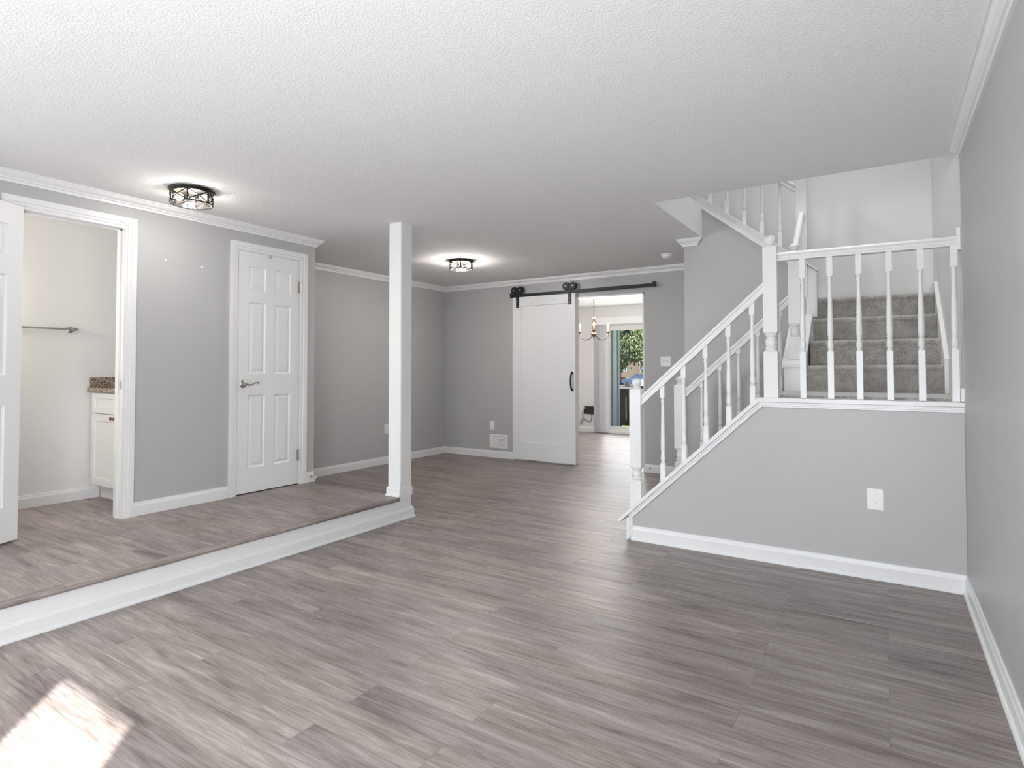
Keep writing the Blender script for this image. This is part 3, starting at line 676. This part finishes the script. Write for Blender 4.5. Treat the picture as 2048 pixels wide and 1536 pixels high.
# ------------------------------------------------------------------ ceiling lamps
def lamp(x, y, label, r0, e, glow):
    t = thing('ceiling_lamp', label, 'ceiling lamp', (x, y, ZC), 'flush drum ceiling lamps')
    bm = B(); lathe(bm, [(0, -.024), (.118, -.024), (.122, -.020), (.134, -.018), (.137, -.012), (.141, -.010), (.143, -.003), (.140, 0), (0, 0)][::-1][::-1], (x, y, ZC), 40); obj('canopy', bm, 'dark_bronze', t, smooth=True)
    bm = B(); Rr = .128; z0, z1 = ZC - .098, ZC - .022
    for z, h in ((z0, .0045),):
        tube(bm, [(x + Rr * math.cos(2 * math.pi * k / 40), y + Rr * math.sin(2 * math.pi * k / 40), z) for k in range(40)], h, 8, True)
    tube(bm, [(x + Rr * math.cos(2 * math.pi * k / 40), y + Rr * math.sin(2 * math.pi * k / 40), z1) for k in range(40)], .004, 8, True)
    n = 6
    for k in range(n):
        a = 2 * math.pi * k / n + r0
        tube(bm, [(x + Rr * math.cos(a), y + Rr * math.sin(a), z) for z in (z0, z1)], .0062, 8)
        for up in (0, 1):
            p = []
            for j in range(9):
                b = a + 2 * math.pi / n * j / 8; f = j / 8 if up else 1 - j / 8
                p.append((x + Rr * math.cos(b), y + Rr * math.sin(b), z0 + (z1 - z0) * f))
            tube(bm, p, .0042, 6)
    obj('cage', bm, 'dark_bronze', t, smooth=True)
    bm = B(); seg = 40
    a = [bm.verts.new((x + .121 * math.cos(2 * math.pi * k / seg), y + .121 * math.sin(2 * math.pi * k / seg), z0)) for k in range(seg)]
    b = [bm.verts.new((x + .121 * math.cos(2 * math.pi * k / seg), y + .121 * math.sin(2 * math.pi * k / seg), z1 - .002)) for k in range(seg)]
    for k in range(seg): bm.faces.new((a[k], a[(k + 1) % seg], b[(k + 1) % seg], b[k]))
    obj('glass_shade', bm, 'lamp_glass', t, smooth=True)
    for s, gl in ((-1, glow[0]), (1, glow[1])):
        d = Vector((math.cos(r0 + .5), math.sin(r0 + .5), 0)) * s
        M_ = Matrix.Translation((x, y, ZC - .052)) @ d.to_track_quat('Z', 'Y').to_matrix().to_4x4()
        bm = B(); lathe(bm, [(.014, .018), (.016, .02), (.016, .048), (0, .048)], (0, 0, 0), 14, M_); so = obj('socket', bm, 'dark_bronze', t, smooth=True)
        bm = B(); lathe(bm, [(.012, .048), (.016, .056), (.025, .070), (.028, .082), (.024, .096), (.013, .104), (0, .106)], (0, 0, 0), 16, M_); obj('bulb', bm, gl, so, smooth=True)
    l = light('lamp_light', 'POINT', (x, y, ZC - .075), e[0], (1, .97, .93), size=.06)
    l2 = light('lamp_downlight', 'AREA', (x, y, ZC - .1), e[1], (1, .93, .84), size=(.22, .22)); l2.data.shape = 'DISK'; l2.parent = t; l2.matrix_parent_inverse = t.matrix_basis.inverted()
    l.parent = t; l.matrix_parent_inverse = t.matrix_basis.inverted()
lamp(-3.935, 2.13, 'dark bronze drum ceiling lamp above the platform doors', .35, (13, 1.5), ('bulb_glow', 'bulb_dim'))
lamp(-3.965, 5.15, 'glowing bronze drum ceiling lamp in the recess by the barn door', .1, (46, 4), ('bulb_glow', 'bulb_glow'))
bm = B(); lathe(bm, [(0, -.045), (.030, -.045), (.034, -.040), (.052, -.032), (.056, -.012), (.064, -.010), (.064, 0), (0, 0)], (-1.92, 6.05, ZC), 28)
tag(obj('smoke_detector', bm, 'plastic_white', smooth=True), 'round white smoke detector on the ceiling by the stair corner', 'smoke detector')

# ------------------------------------------------------------------ wall plates
def plate(name, label, cat, M_, w, h, kind):
    """M_ maps local x (right), y (out of the wall), z (up) to the world"""
    loc = M_ @ Vector((0, 0, 0)); t = thing(name, label, cat, loc)
    bm = B(); prism(bm, rounded(w, h, .004), 'y', 0, .004)
    q = [v for v in bm.verts]
    for v in q: v.co = M_ @ v.co
    obj('cover_plate', bm, 'plastic_white', t, bevel=.002)
    if kind == 'duplex':
        for z in (-.020, .020):
            bm = B(); prism(bm, [(x_, z + z_) for x_, z_ in rounded(.033, .028, .010)], 'y', .004, .0062)
            for v in bm.verts: v.co = M_ @ v.co
            s = obj('socket', bm, 'plastic_white', t)
            bm = B()
            for dx, hh in ((-.007, .009), (.006, .007)): box(bm, dx - .001, dx + .001, .0058, .0066, z - hh / 2 + .003, z + hh / 2 + .003)
            for v in bm.verts: v.co = M_ @ v.co
            obj('slot', bm, 'plastic_shade', s)
    else:
        for dx in ((-.023, .023) if kind == 'switch2' else (0,)):
            bm = B(); box(bm, dx - .005, dx + .005, .004, .006, -.012, .012); 
            for v in bm.verts: v.co = M_ @ v.co
            s = obj('switch_frame', bm, 'plastic_shade', t)
            bm = B(); prism(bm, [(.004, -.006), (.014, .002), (.014, .007), (.004, .006)], 'x', dx - .0035, dx + .0035)
            for v in bm.verts: v.co = M_ @ v.co
            obj('toggle', bm, 'plastic_white', s)
    return t
faceY = lambda x, y, z: Matrix.Translation((x, y, z)) @ Matrix.Rotation(R(180), 4, 'Z')     # plate facing -y
faceX = lambda x, y, z: Matrix.Translation((x, y, z)) @ Matrix.Rotation(R(-90), 4, 'Z')     # plate facing +x
plate('power_outlet', 'large white power outlet on the gray stair half wall', 'power outlet', faceY(-.053, YS, .463), .081, .122, 'duplex')
plate('power_outlet', 'white power outlet on the recess wall just left of the column', 'power outlet', faceX(XREC, 5.52, .452), .075, .12, 'duplex')
plate('power_outlet', 'white power outlet above the floor vent on the back wall', 'power outlet', faceY(-4.622, YB, .444), .075, .118, 'duplex')
plate('light_switch', 'white double light switch on the gray wall right of the doorway', 'light switch', faceY(-2.155, YB, 1.316), .120, .122, 'switch2')
plate('power_outlet', 'small white outlet beside the black box in the dining room', 'power outlet', faceY(-5.03, YK, .44), .07, .115, 'duplex')
vt = thing('wall_vent', 'white metal air register on the back wall beside the barn door', 'vent', (-4.513, YB, .227))
bm = B(); vx0, vx1, vz0, vz1 = -4.661, -4.365, .133, .321
sweep(bm, [(0, 0), (.003, .006), (.022, .008), (.022, 0)], [(vx0, YB, vz0), (vx0, YB, vz1), (vx1, YB, vz1), (vx1, YB, vz0), (vx0, YB, vz0)], (0, -1, 0), 1, n0=(1, 0, 1), n1=(-1, 0, 1) if 0 else (-1, 0, 1)); 
bm.free(); bm = B()
for a in ((vx0, vx1, vz0, vz0 + .024), (vx0, vx1, vz1 - .024, vz1), (vx0, vx0 + .03, vz0 + .024, vz1 - .024), (vx1 - .03, vx1, vz0 + .024, vz1 - .024), (-4.515, -4.505, vz0 + .024, vz1 - .024)):
    box(bm, a[0], a[1], YB - .008, YB, a[2], a[3])
obj('frame', bm, 'plastic_white', vt, bevel=.003)
bm = B(); box(bm, vx0 + .02, vx1 - .02, YB - .002, YB - .0005, vz0 + .02, vz1 - .02); obj('backing', bm, 'dark_void', vt)
for xa, xb, tilt in ((vx0 + .031, -4.516, 8), (-4.504, vx1 - .031, -38)):
    bm = B()
    for k in range(8):
        z = vz0 + .034 + k * .017
        box(bm, xa, xb, -.0008, .0008, -.0085, .0085, Matrix.Translation((0, YB - .007, z)) @ Matrix.Rotation(R(tilt), 4, 'X'))
    obj('louvers', bm, 'plastic_white', vt)
# small things on the walls
for y, z, lb in ((2.247, 2.039, 'small white wall anchor on the gray wall, nearer the bathroom door'), (2.523, 2.028, 'small white wall anchor on the gray wall, nearer the closet door')):
    bm = B(); lathe(bm, [(.009, 0), (.009, .004), (.004, .006), (.003, .002)], (0, 0, 0), 12, Matrix.Translation((XL, y, z)) @ Matrix.Rotation(R(90), 4, 'Y')); tag(obj('wall_anchor', bm, 'plastic_white', smooth=True), lb, 'wall anchor', 'wall anchors left in the gray wall')
ds = thing('door_stop', 'nickel door stop on the baseboard at the wall end by the closet door', 'door stop', (XL + .014, 3.565, .225))
bm = B(); lathe(bm, [(.011, 0), (.011, .005), (.005, .008), (.0045, .062)], (0, 0, 0), 12, Matrix.Translation((XL + .014, 3.558, .232)) @ Matrix.Rotation(R(90), 4, 'Y')); obj('rod', bm, 'nickel', ds, smooth=True)
bm = B(); lathe(bm, [(.009, 0), (.010, .004), (.009, .014), (0, .016)], (0, 0, 0), 12, Matrix.Translation((XL + .076, 3.558, .232)) @ Matrix.Rotation(R(90), 4, 'Y')); obj('rubber_tip', bm, 'plastic_white', ds, smooth=True)
bm = B(); lathe(bm, [(.009, 0), (.009, .006), (0, .007)], (0, 0, 0), 12, Matrix.Translation((-2.345, YB - .014, .053)) @ Matrix.Rotation(R(90), 4, 'X')); tag(obj('baseboard_stub', bm, 'black_plastic', smooth=True), 'small dark round stub on the baseboard right of the doorway', 'wall fitting')

# ------------------------------------------------------------------ bathroom
tb = thing('towel_bar', 'nickel towel bar on the white bathroom wall', 'towel bar', (XREC + .02, 1.7, 1.54))
bm = B(); tube(bm, [(XREC + .085, 1.40, 1.54), (XREC + .085, 2.03, 1.54)], .008, 12); obj('bar', bm, 'nickel', tb, smooth=True)
for y in (1.43, 2.0):
    bm = B(); lathe(bm, [(.026, 0), (.026, .006), (.014, .012), (.010, .03), (.012, .058), (.014, .076), (0, .08)], (0, 0, 0), 18, Matrix.Translation((XREC + .02, y, 1.54)) @ Matrix.Rotation(R(90), 4, 'Y')); obj('post', bm, 'nickel', tb, smooth=True)
va = thing('bathroom_vanity', 'white shaker bathroom vanity with brown granite top', 'vanity', (-5.0, 2.4, ZP))
vx0, vx1, vy = XREC + .045, -4.63, 2.15
bm = B(); box(bm, vx0, vx1, vy + .02, 2.695, .295, 1.045); box(bm, vx0 + .0, vx1, vy + .075, 2.69, ZP, .295); obj('carcass', bm, 'cabinet_white', va)
def shaker(x0, x1, z0, z1, name):
    bm = B(); panel_slab(bm, x1 - x0, z1 - z0, .019, [(.052, x1 - x0 - .052)], [(.042 if z1 - z0 < .3 else .055, z1 - z0 - (.042 if z1 - z0 < .3 else .055))], [(0, 0), (.003, .008), (.004, .008)], on_face(x0, vy, z0, 0)); return obj(name, bm, 'cabinet_white', va)
shaker(vx0 + .004, -5.02, .875, 1.035, 'drawer'); shaker(-5.016, vx1 - .004, .875, 1.035, 'drawer')
dd = shaker(vx0 + .004, -5.022, .302, .868, 'door'); bm = B(); lathe(bm, [(.006, 0), (.006, .014), (.014, .018), (.014, .026), (0, .028)], (0, 0, 0), 14, Matrix.Translation((-5.048, vy, .842)) @ Matrix.Rotation(R(90), 4, 'X')); obj('knob', bm, 'warm_bronze', dd, smooth=True)
dd = shaker(-5.018, vx1 - .004, .302, .868, 'door'); bm = B(); lathe(bm, [(.006, 0), (.006, .014), (.014, .018), (.014, .026), (0, .028)], (0, 0, 0), 14, Matrix.Translation((-4.992, vy, .842)) @ Matrix.Rotation(R(90), 4, 'X')); obj('knob', bm, 'warm_bronze', dd, smooth=True)
bm = B(); box(bm, XREC + .021, vx1 + .01, vy - .028, 2.698, 1.047, 1.077); obj('countertop', bm, 'granite', va, bevel=.004)
bm = B(); box(bm, XREC + .03, vx1 + .01, 2.675, 2.698, 1.077, 1.20); box(bm, XREC + .021, XREC + .043, vy - .01, 2.698, 1.077, 1.16); obj('backsplash', bm, 'granite', va)

# ------------------------------------------------------------------ dining room
ch = thing('chandelier', 'bronze three-arm candle chandelier lit in the dining room', 'chandelier', (-3.745, 8.2, ZC))
hx_, hy_ = -3.745, 8.2
bm = B(); lathe(bm, [(.008, -.03), (.02, -.026), (.055, -.012), (.06, 0), (0, 0)], (hx_, hy_, ZC), 20); obj('canopy', bm, 'warm_bronze', ch, smooth=True)
bm = B(); z = ZC - .03; k = 0
while z > 2.03:
    a = 0 if k % 2 else 90
    tube(bm, [(hx_ + math.cos(R(a)) * .008 * math.cos(R(t)), hy_ + math.sin(R(a)) * .008 * math.cos(R(t)), z - .018 + .018 * math.sin(R(t))) for t in range(0, 360, 45)], .0028, 6, True)
    z -= .029; k += 1
obj('chain', bm, 'chain_metal', ch, smooth=True)
bm = B(); lathe(bm, [(0, -.345), (.008, -.338), (.016, -.325), (.010, -.312), (.03, -.30), (.036, -.285), (.05, -.275), (.052, -.262), (.028, -.25), (.020, -.225), (.022, -.2), (.030, -.17), (.033, -.14), (.026, -.09), (.015, -.04), (.013, -.02), (.028, -.012), (.028, -.004), (.01, 0), (0, .0)], (hx_, hy_, 2.03), 20); obj('stem', bm, 'warm_bronze', ch, smooth=True)
camdir = Vector((-hx_, -hy_, 0)).normalized()
for a in (0, 120, 240):
    d = Matrix.Rotation(R(a), 3, 'Z') @ camdir; Ra = .25
    P_ = lambda r, z: (hx_ + d.x * r, hy_ + d.y * r, z)
    pts = [P_(.02, 1.765)] + [P_(.03 + (Ra - .03) * (1 - math.cos(R(t))) / 2, 1.765 - .085 * math.sin(R(t))) for t in range(20, 181, 20)] + [P_(Ra, 1.79)]
    bm = B(); tube(bm, pts, .0065, 8); arm = obj('arm', bm, 'chain_metal', ch, smooth=True)
    bm = B(); lathe(bm, [(0, 0), (.012, .0), (.03, .012), (.034, .022), (.03, .022), (.016, .016), (.014, .03), (0, .03)], P_(Ra, 1.785), 16); obj('candle_cup', bm, 'warm_bronze', arm, smooth=True)
    bm = B(); lathe(bm, [(.011, 0), (.011, .065), (0, .065)], P_(Ra, 1.808), 12); obj('candle_sleeve', bm, 'candle_cream', arm, smooth=True)
    bm = B(); lathe(bm, [(.008, 0), (.014, .012), (.017, .026), (.014, .044), (.007, .062), (0, .076)], P_(Ra, 1.873), 12); obj('bulb', bm, 'bulb_glow', arm, smooth=True)
l = light('chandelier_light', 'POINT', (hx_, hy_, 1.95), 55, (1, .94, .88), size=.2); l.parent = ch; l.matrix_parent_inverse = ch.matrix_basis.inverted()
# patio door
pd = thing('door_3', 'white sliding glass patio door in the dining room', 'patio door', (-3.7, YK, 0), kind='structure')
gx0, gz0, gz1 = -4.46, .125, 1.975
bm = B()
for a in ((KX0, KX0 + .06, 0, 2.06), (KX1 - .06, KX1, 0, 2.06), (KX0, KX1, 2.0, 2.06), (KX0, KX1, 0, .045)): box(bm, a[0], a[1], YK + .005, YK + .11, a[2], a[3])
obj('frame', bm, 'vinyl_frame', pd)
for x0, x1, yy in ((-4.53, -3.62, YK + .02), (-3.72, KX1 - .06, YK + .062)):
    bm = B()
    for a in ((x0, x0 + .07, .045, 2.0), (x1 - .07, x1, .045, 2.0), (x0 + .07, x1 - .07, 1.975, 2.0), (x0 + .07, x1 - .07, .045, .135)): box(bm, a[0], a[1], yy, yy + .035, a[2], a[3])
    s = obj('sash', bm, 'vinyl_frame', pd)
    bm = B(); box(bm, x0 + .06, x1 - .06, yy + .015, yy + .02, .12, 1.98); obj('glass', bm, 'clear_glass', s)
bm = B(); box(bm, KX0 + .06, -4.53, YK + .02, YK + .055, .045, 2.0); obj('side_panel', bm, 'vinyl_frame', pd)
bl2 = thing('vertical_blinds', 'white vertical blinds stacked at the left side of the patio door', 'blinds', (-4.6, YK - .06, 2.1))
bm = B(); box(bm, -4.70, -2.7, YK - .085, YK - .03, 2.10, 2.14); obj('head_rail', bm, 'vinyl_frame', bl2)
for k in range(11):
    x = -4.745 + k * .0245
    bm = B(); M_ = Matrix.Translation((x + .012, YK - .065, 0)) @ Matrix.Rotation(R(62 if k > 4 else 75), 4, 'Z')
    prism(bm, [(-.044, -.002), (0, .003), (.044, -.002), (.044, -.0012), (0, .0038), (-.044, -.0012)], 'z', .02, 2.095)
    for v in bm.verts: v.co = M_ @ v.co
    obj('vane', bm, 'vinyl_blind', bl2)
bm = B(); box(bm, -4.71, -2.70, YK - .115, YK - .10, 2.085, 2.225); box(bm, -4.71, -2.70, YK - .10, YK - .001, 2.205, 2.225); box(bm, -4.71, -4.695, YK - .10, YK - .001, 2.085, 2.205)
tag(obj('window_valance', bm, 'vinyl_frame', bevel=.003), 'white valance board over the patio door', 'valance')
bxk = thing('wall_box', 'small black electronics box on the dining room wall with a looped cable', 'electronics box', (-4.88, YK, .43))
bm = B(); box(bm, -4.985, -4.77, YK - .05, YK, .355, .505); obj('case', bm, 'black_plastic', bxk, bevel=.004)
bm = B(); box(bm, -4.972, -4.955, YK - .0515, YK - .0505, .47, .49); box(bm, -4.965, -4.95, YK - .0515, YK - .0505, .455, .465); obj('sticker', bm, 'plastic_white', bxk)
bm = B(); tube(bm, [(-5.02, YK - .012, .42), (-5.03, YK - .02, .36), (-5.02, YK - .02, .30), (-4.97, YK - .02, .24), (-4.90, YK - .02, .20), (-4.86, YK - .02, .205), (-4.835, YK - .02, .25), (-4.83, YK - .02, .32), (-4.835, YK - .02, .365)], .006, 8); obj('cable', bm, 'black_plastic', bxk, smooth=True)
bm = B(); box(bm, -.022, .022, 0, .03, -.06, .06, Matrix.Translation((-5.05, YK - .031, .20)) @ Matrix.Rotation(R(18), 4, 'Y')); tag(obj('power_adapter', bm, 'cable_gray', bevel=.006), 'gray power adapter on the dining room wall below the outlet', 'adapter')

# ------------------------------------------------------------------ outside the patio door
GZ = -.7
bm = B(); box(bm, -60, 40, YK + .13, 48, GZ - .1, GZ); struct('lawn', bm, 'grass', 'sunlit green lawn beyond the deck railing', 'lawn')
bm = B(); box(bm, -80, 60, 48, 76, GZ - .1, GZ + .01); struct('parking_lot', bm, 'asphalt', 'gray parking lot beyond the lawn', 'parking lot')
bm = B(); box(bm, -80, 60, 76, 150, GZ - .1, GZ + .02); struct('far_ground', bm, 'grass', 'grass ground beyond the parking lot', 'ground')
bm = B(); 
for k in range(12): box(bm, -5.6, -1.5, YK + .135 + k * .15, YK + .135 + k * .15 + .142, -.13, -.09)
box(bm, -5.6, -1.5, YK + .13, 12.3, -.30, -.131); struct('deck_floor', bm, 'deck_wood', 'dark weathered deck floor outside the patio door', 'deck')
dr = thing('deck_railing', 'dark brown wooden deck railing outside the patio door', 'railing', (-4.0, 12.3, -.1))
bm = B(); box(bm, -5.1, -1.5, 12.20, 12.36, .755, .795); obj('top_rail', bm, 'deck_wood', dr, bevel=.004)
bm = B(); box(bm, -5.08, -1.5, 12.255, 12.295, .62, .755); obj('upper_rail', bm, 'deck_wood', dr)
bm = B(); box(bm, -5.08, -1.5, 12.255, 12.295, -.02, .10); obj('lower_rail', bm, 'deck_wood', dr)
for x in (-5.03, -3.4, -1.6):
    bm = B(); box(bm, x - .045, x + .045, 12.296, 12.385, GZ, .755); obj('post', bm, 'deck_wood', dr)
for k in range(22):
    x = -4.90 + k * .155 - (.008 if k % 2 else 0)
    bm = B(); box(bm, x - .066, x + .066, 12.236, 12.2545, -.02, .66); obj('picket', bm, 'deck_wood', dr)
# shingled wing wall left of the patio door
ww = thing('wing_wall', 'gray shingled wall stub with a pale corner board outside the patio door', 'exterior wall', (-4.6, 10.8, 0), kind='structure')
bm = B(); z = GZ; 
while z < 3.0:
    prism(bm, [(-4.505, z), (-4.487, z), (-4.498, z + .128), (-4.505, z + .128)], 'y', YK + .125, 10.70); prism(bm, [(-4.505, z + .06), (-4.487, z + .06), (-4.498, z + .128 + .06), (-4.505, z + .128 + .06)], 'y', 10.86, 11.0); z += .128
box(bm, -5.2, -4.505, YK + .125, 11.0, GZ, 3.1); obj('shingles', bm, 'shake_siding', ww)
bm = B(); box(bm, -4.50, -4.47, 10.70, 10.86, GZ, 3.1); box(bm, -4.50, -4.475, 10.985, 11.02, GZ, 3.1); obj('corner_board', bm, 'corner_board', ww)

def tree(x, y, h, r, label, mats, n, seed, trunk_r=.18, base=1.2, lf=.11):
    rn = random.Random(seed)
    t = thing('tree', label, 'tree', (x, y, GZ), 'trees beyond the parking lot')
    bm = B(); tube(bm, [(x, y, GZ), (x + .1, y, GZ + h * .25), (x - .05, y, GZ + h * .5), (x + .1, y, GZ + h * .8)], [trunk_r, trunk_r * .85, trunk_r * .6, trunk_r * .2], 10)
    for k in range(9):
        a = rn.uniform(0, 6.28); z0 = h * rn.uniform(.25, .65)
        tube(bm, [(x, y, GZ + z0), (x + math.cos(a) * r * .4, y + math.sin(a) * r * .4, GZ + z0 + r * .22), (x + math.cos(a) * r * .85, y + math.sin(a) * r * .85, GZ + z0 + r * .3)], [trunk_r * .45, trunk_r * .25, .02], 6)
    obj('trunk', bm, 'bark', t, smooth=True)
    bm = B(); cl = []
    for k in range(34):
        while True:
            p = Vector((rn.uniform(-1, 1), rn.uniform(-1, 1), rn.uniform(-1, 1)))
            if p.length < 1: break
        cl.append((Vector((p.x * r * .85, p.y * r * .85, base + (h - base) * (.5 + .5 * p.z))), rn.uniform(.28, .42) * r))
    for k in range(n):
        c, cr = cl[k % len(cl)]
        d = Vector((rn.gauss(0, 1), rn.gauss(0, 1), rn.gauss(0, 1) * .7)).normalized() * cr * (rn.random() ** .4)
        p = Vector((x, y, GZ)) + c + d; s = rn.uniform(.65, 1.35) * lf
        q = Euler((rn.uniform(0, 6.28), rn.uniform(0, 6.28), rn.uniform(0, 6.28))).to_matrix()
        vs = [bm.verts.new(p + q @ Vector(v) * s) for v in ((-1, 0, 0), (0, -.55, .1), (1.1, 0, 0), (0, .55, .1))]
        f = bm.faces.new(vs); f.material_index = 0 if rn.random() < .68 else 1
    bmesh.ops.recalc_face_normals(bm, faces=bm.faces)
    me = bpy.data.meshes.new('crown'); bm.to_mesh(me); bm.free()
    for m_ in mats: me.materials.append(MATS[m_])
    o = bpy.data.objects.new('crown', me); C.objects.link(o); o.parent = t; o.matrix_parent_inverse = t.matrix_basis.inverted()
tree(-32.2, 79, 12, 4.8, 'bushy green tree behind the parked cars, left of the pair', ['leaf_dark', 'leaf_light'], 9000, 3, .3, 2.6, .24)
tree(-24.9, 76, 12, 4.0, 'bushy green tree behind the parked cars, at the right edge of the patio glass', ['leaf_dark', 'leaf_light'], 9000, 5, .3, 2.6, .24)
tree(-33.5, 98, 17, 8.0, 'tall dark tree filling the view behind the nearer trees', ['leaf_dark', 'leaf_dark'], 9000, 8, .4, 2.5, .34)
tree(-24.4, 66, 6.5, 1.8, 'slim light green tree beside the parking lot', ['leaf_light', 'leaf_dark'], 4500, 11, .10, 2.6, .15)

def car(x, y, rz, paint, label, s=1.0):
    t = thing('parked_car', label, 'car', (x, y, GZ), 'cars parked beyond the lawn', rot=rz)
    M_ = Matrix.Translation((x, y, GZ)) @ Matrix.Rotation(rz, 4, 'Z') @ Matrix.Scale(s, 4)
    def put(bm):
        for v in bm.verts: v.co = M_ @ v.co
        return bm
    body = [(-2.2, .32), (-2.25, .62), (-2.15, .88), (-1.3, .98), (1.0, 1.0), (1.9, .90), (2.25, .72), (2.27, .35)]
    bm = B(); prism(bm, body, 'y', -.86, .86); obj('body', put(bm), paint, t, bevel=.06)
    bm = B(); pr = [(-1.55, .97), (-.95, 1.40), (-.55, 1.46), (.35, 1.45), (1.15, .99)]
    A = [bm.verts.new((a, -.78 + (.12 if b > 1.2 else 0), b)) for a, b in pr]; D_ = [bm.verts.new((a, .78 - (.12 if b > 1.2 else 0), b)) for a, b in pr]
    bm.faces.new(A); bm.faces.new(D_[::-1])
    for k in range(5): bm.faces.new((A[k], A[(k + 1) % 5], D_[(k + 1) % 5], D_[k]))
    obj('windows', put(bm), 'car_glass', t)
    bm = B(); prism(bm, [(-1.0, 1.40), (-.55, 1.475), (.35, 1.465), (.5, 1.40), (.35, 1.44), (-.55, 1.45)], 'y', -.67, .67)
    for yy in (-.70, .70):
        for a in ((-.3, -.2),): prism(bm, [(a[0], .98), (a[1], .98), (a[1], 1.45), (a[0], 1.45)], 'y', yy - .06, yy + .06)
    obj('roof', put(bm), paint, t)
    for wx in (-1.4, 1.4):
        for wy in (-.78, .78):
            bm = B(); lathe(bm, [(0, -.1), (.2, -.1), (.3, -.09), (.32, -.06), (.32, .06), (.3, .09), (.2, .1), (0, .1)], (0, 0, 0), 18, Matrix.Translation((wx, wy, .32)) @ Matrix.Rotation(R(90), 4, 'X')); obj('wheel', put(bm), 'tire', t, smooth=True)
car(-22.6, 62.0, R(158), 'car_blue', 'blue car parked beyond the deck railing')
car(-25.4, 59.0, R(-80), 'car_gray', 'gray-green car parked left of the blue car')
car(-29.6, 69.5, R(10), 'car_red', 'red car parked behind the gray-green car')
car(-19.6, 56.5, R(-75), 'car_white', 'white car parked right of the blue car')
hb = thing('house', 'distant brick house seen between the tree trunks', 'house', (-40, 130, GZ), kind=None)
bm = B(); box(bm, -56, -28, 128, 136, GZ, 6); obj('wall', bm, 'brick', hb)
bm = B(); prism(bm, [(127.4, 6), (136.6, 6), (132, 9)], 'x', -56.5, -27.5); obj('roof', bm, 'asphalt', hb)
for x in (-52, -47, -42, -37, -32):
    bm = B(); box(bm, x, x + 1.6, 127.93, 128.0, 1.0, 2.6); obj('window', bm, 'car_glass', hb)
    bm = B(); box(bm, x - .1, x + 1.7, 127.96, 128.02, .9, 2.7); obj('window_frame', bm, 'car_white', hb)
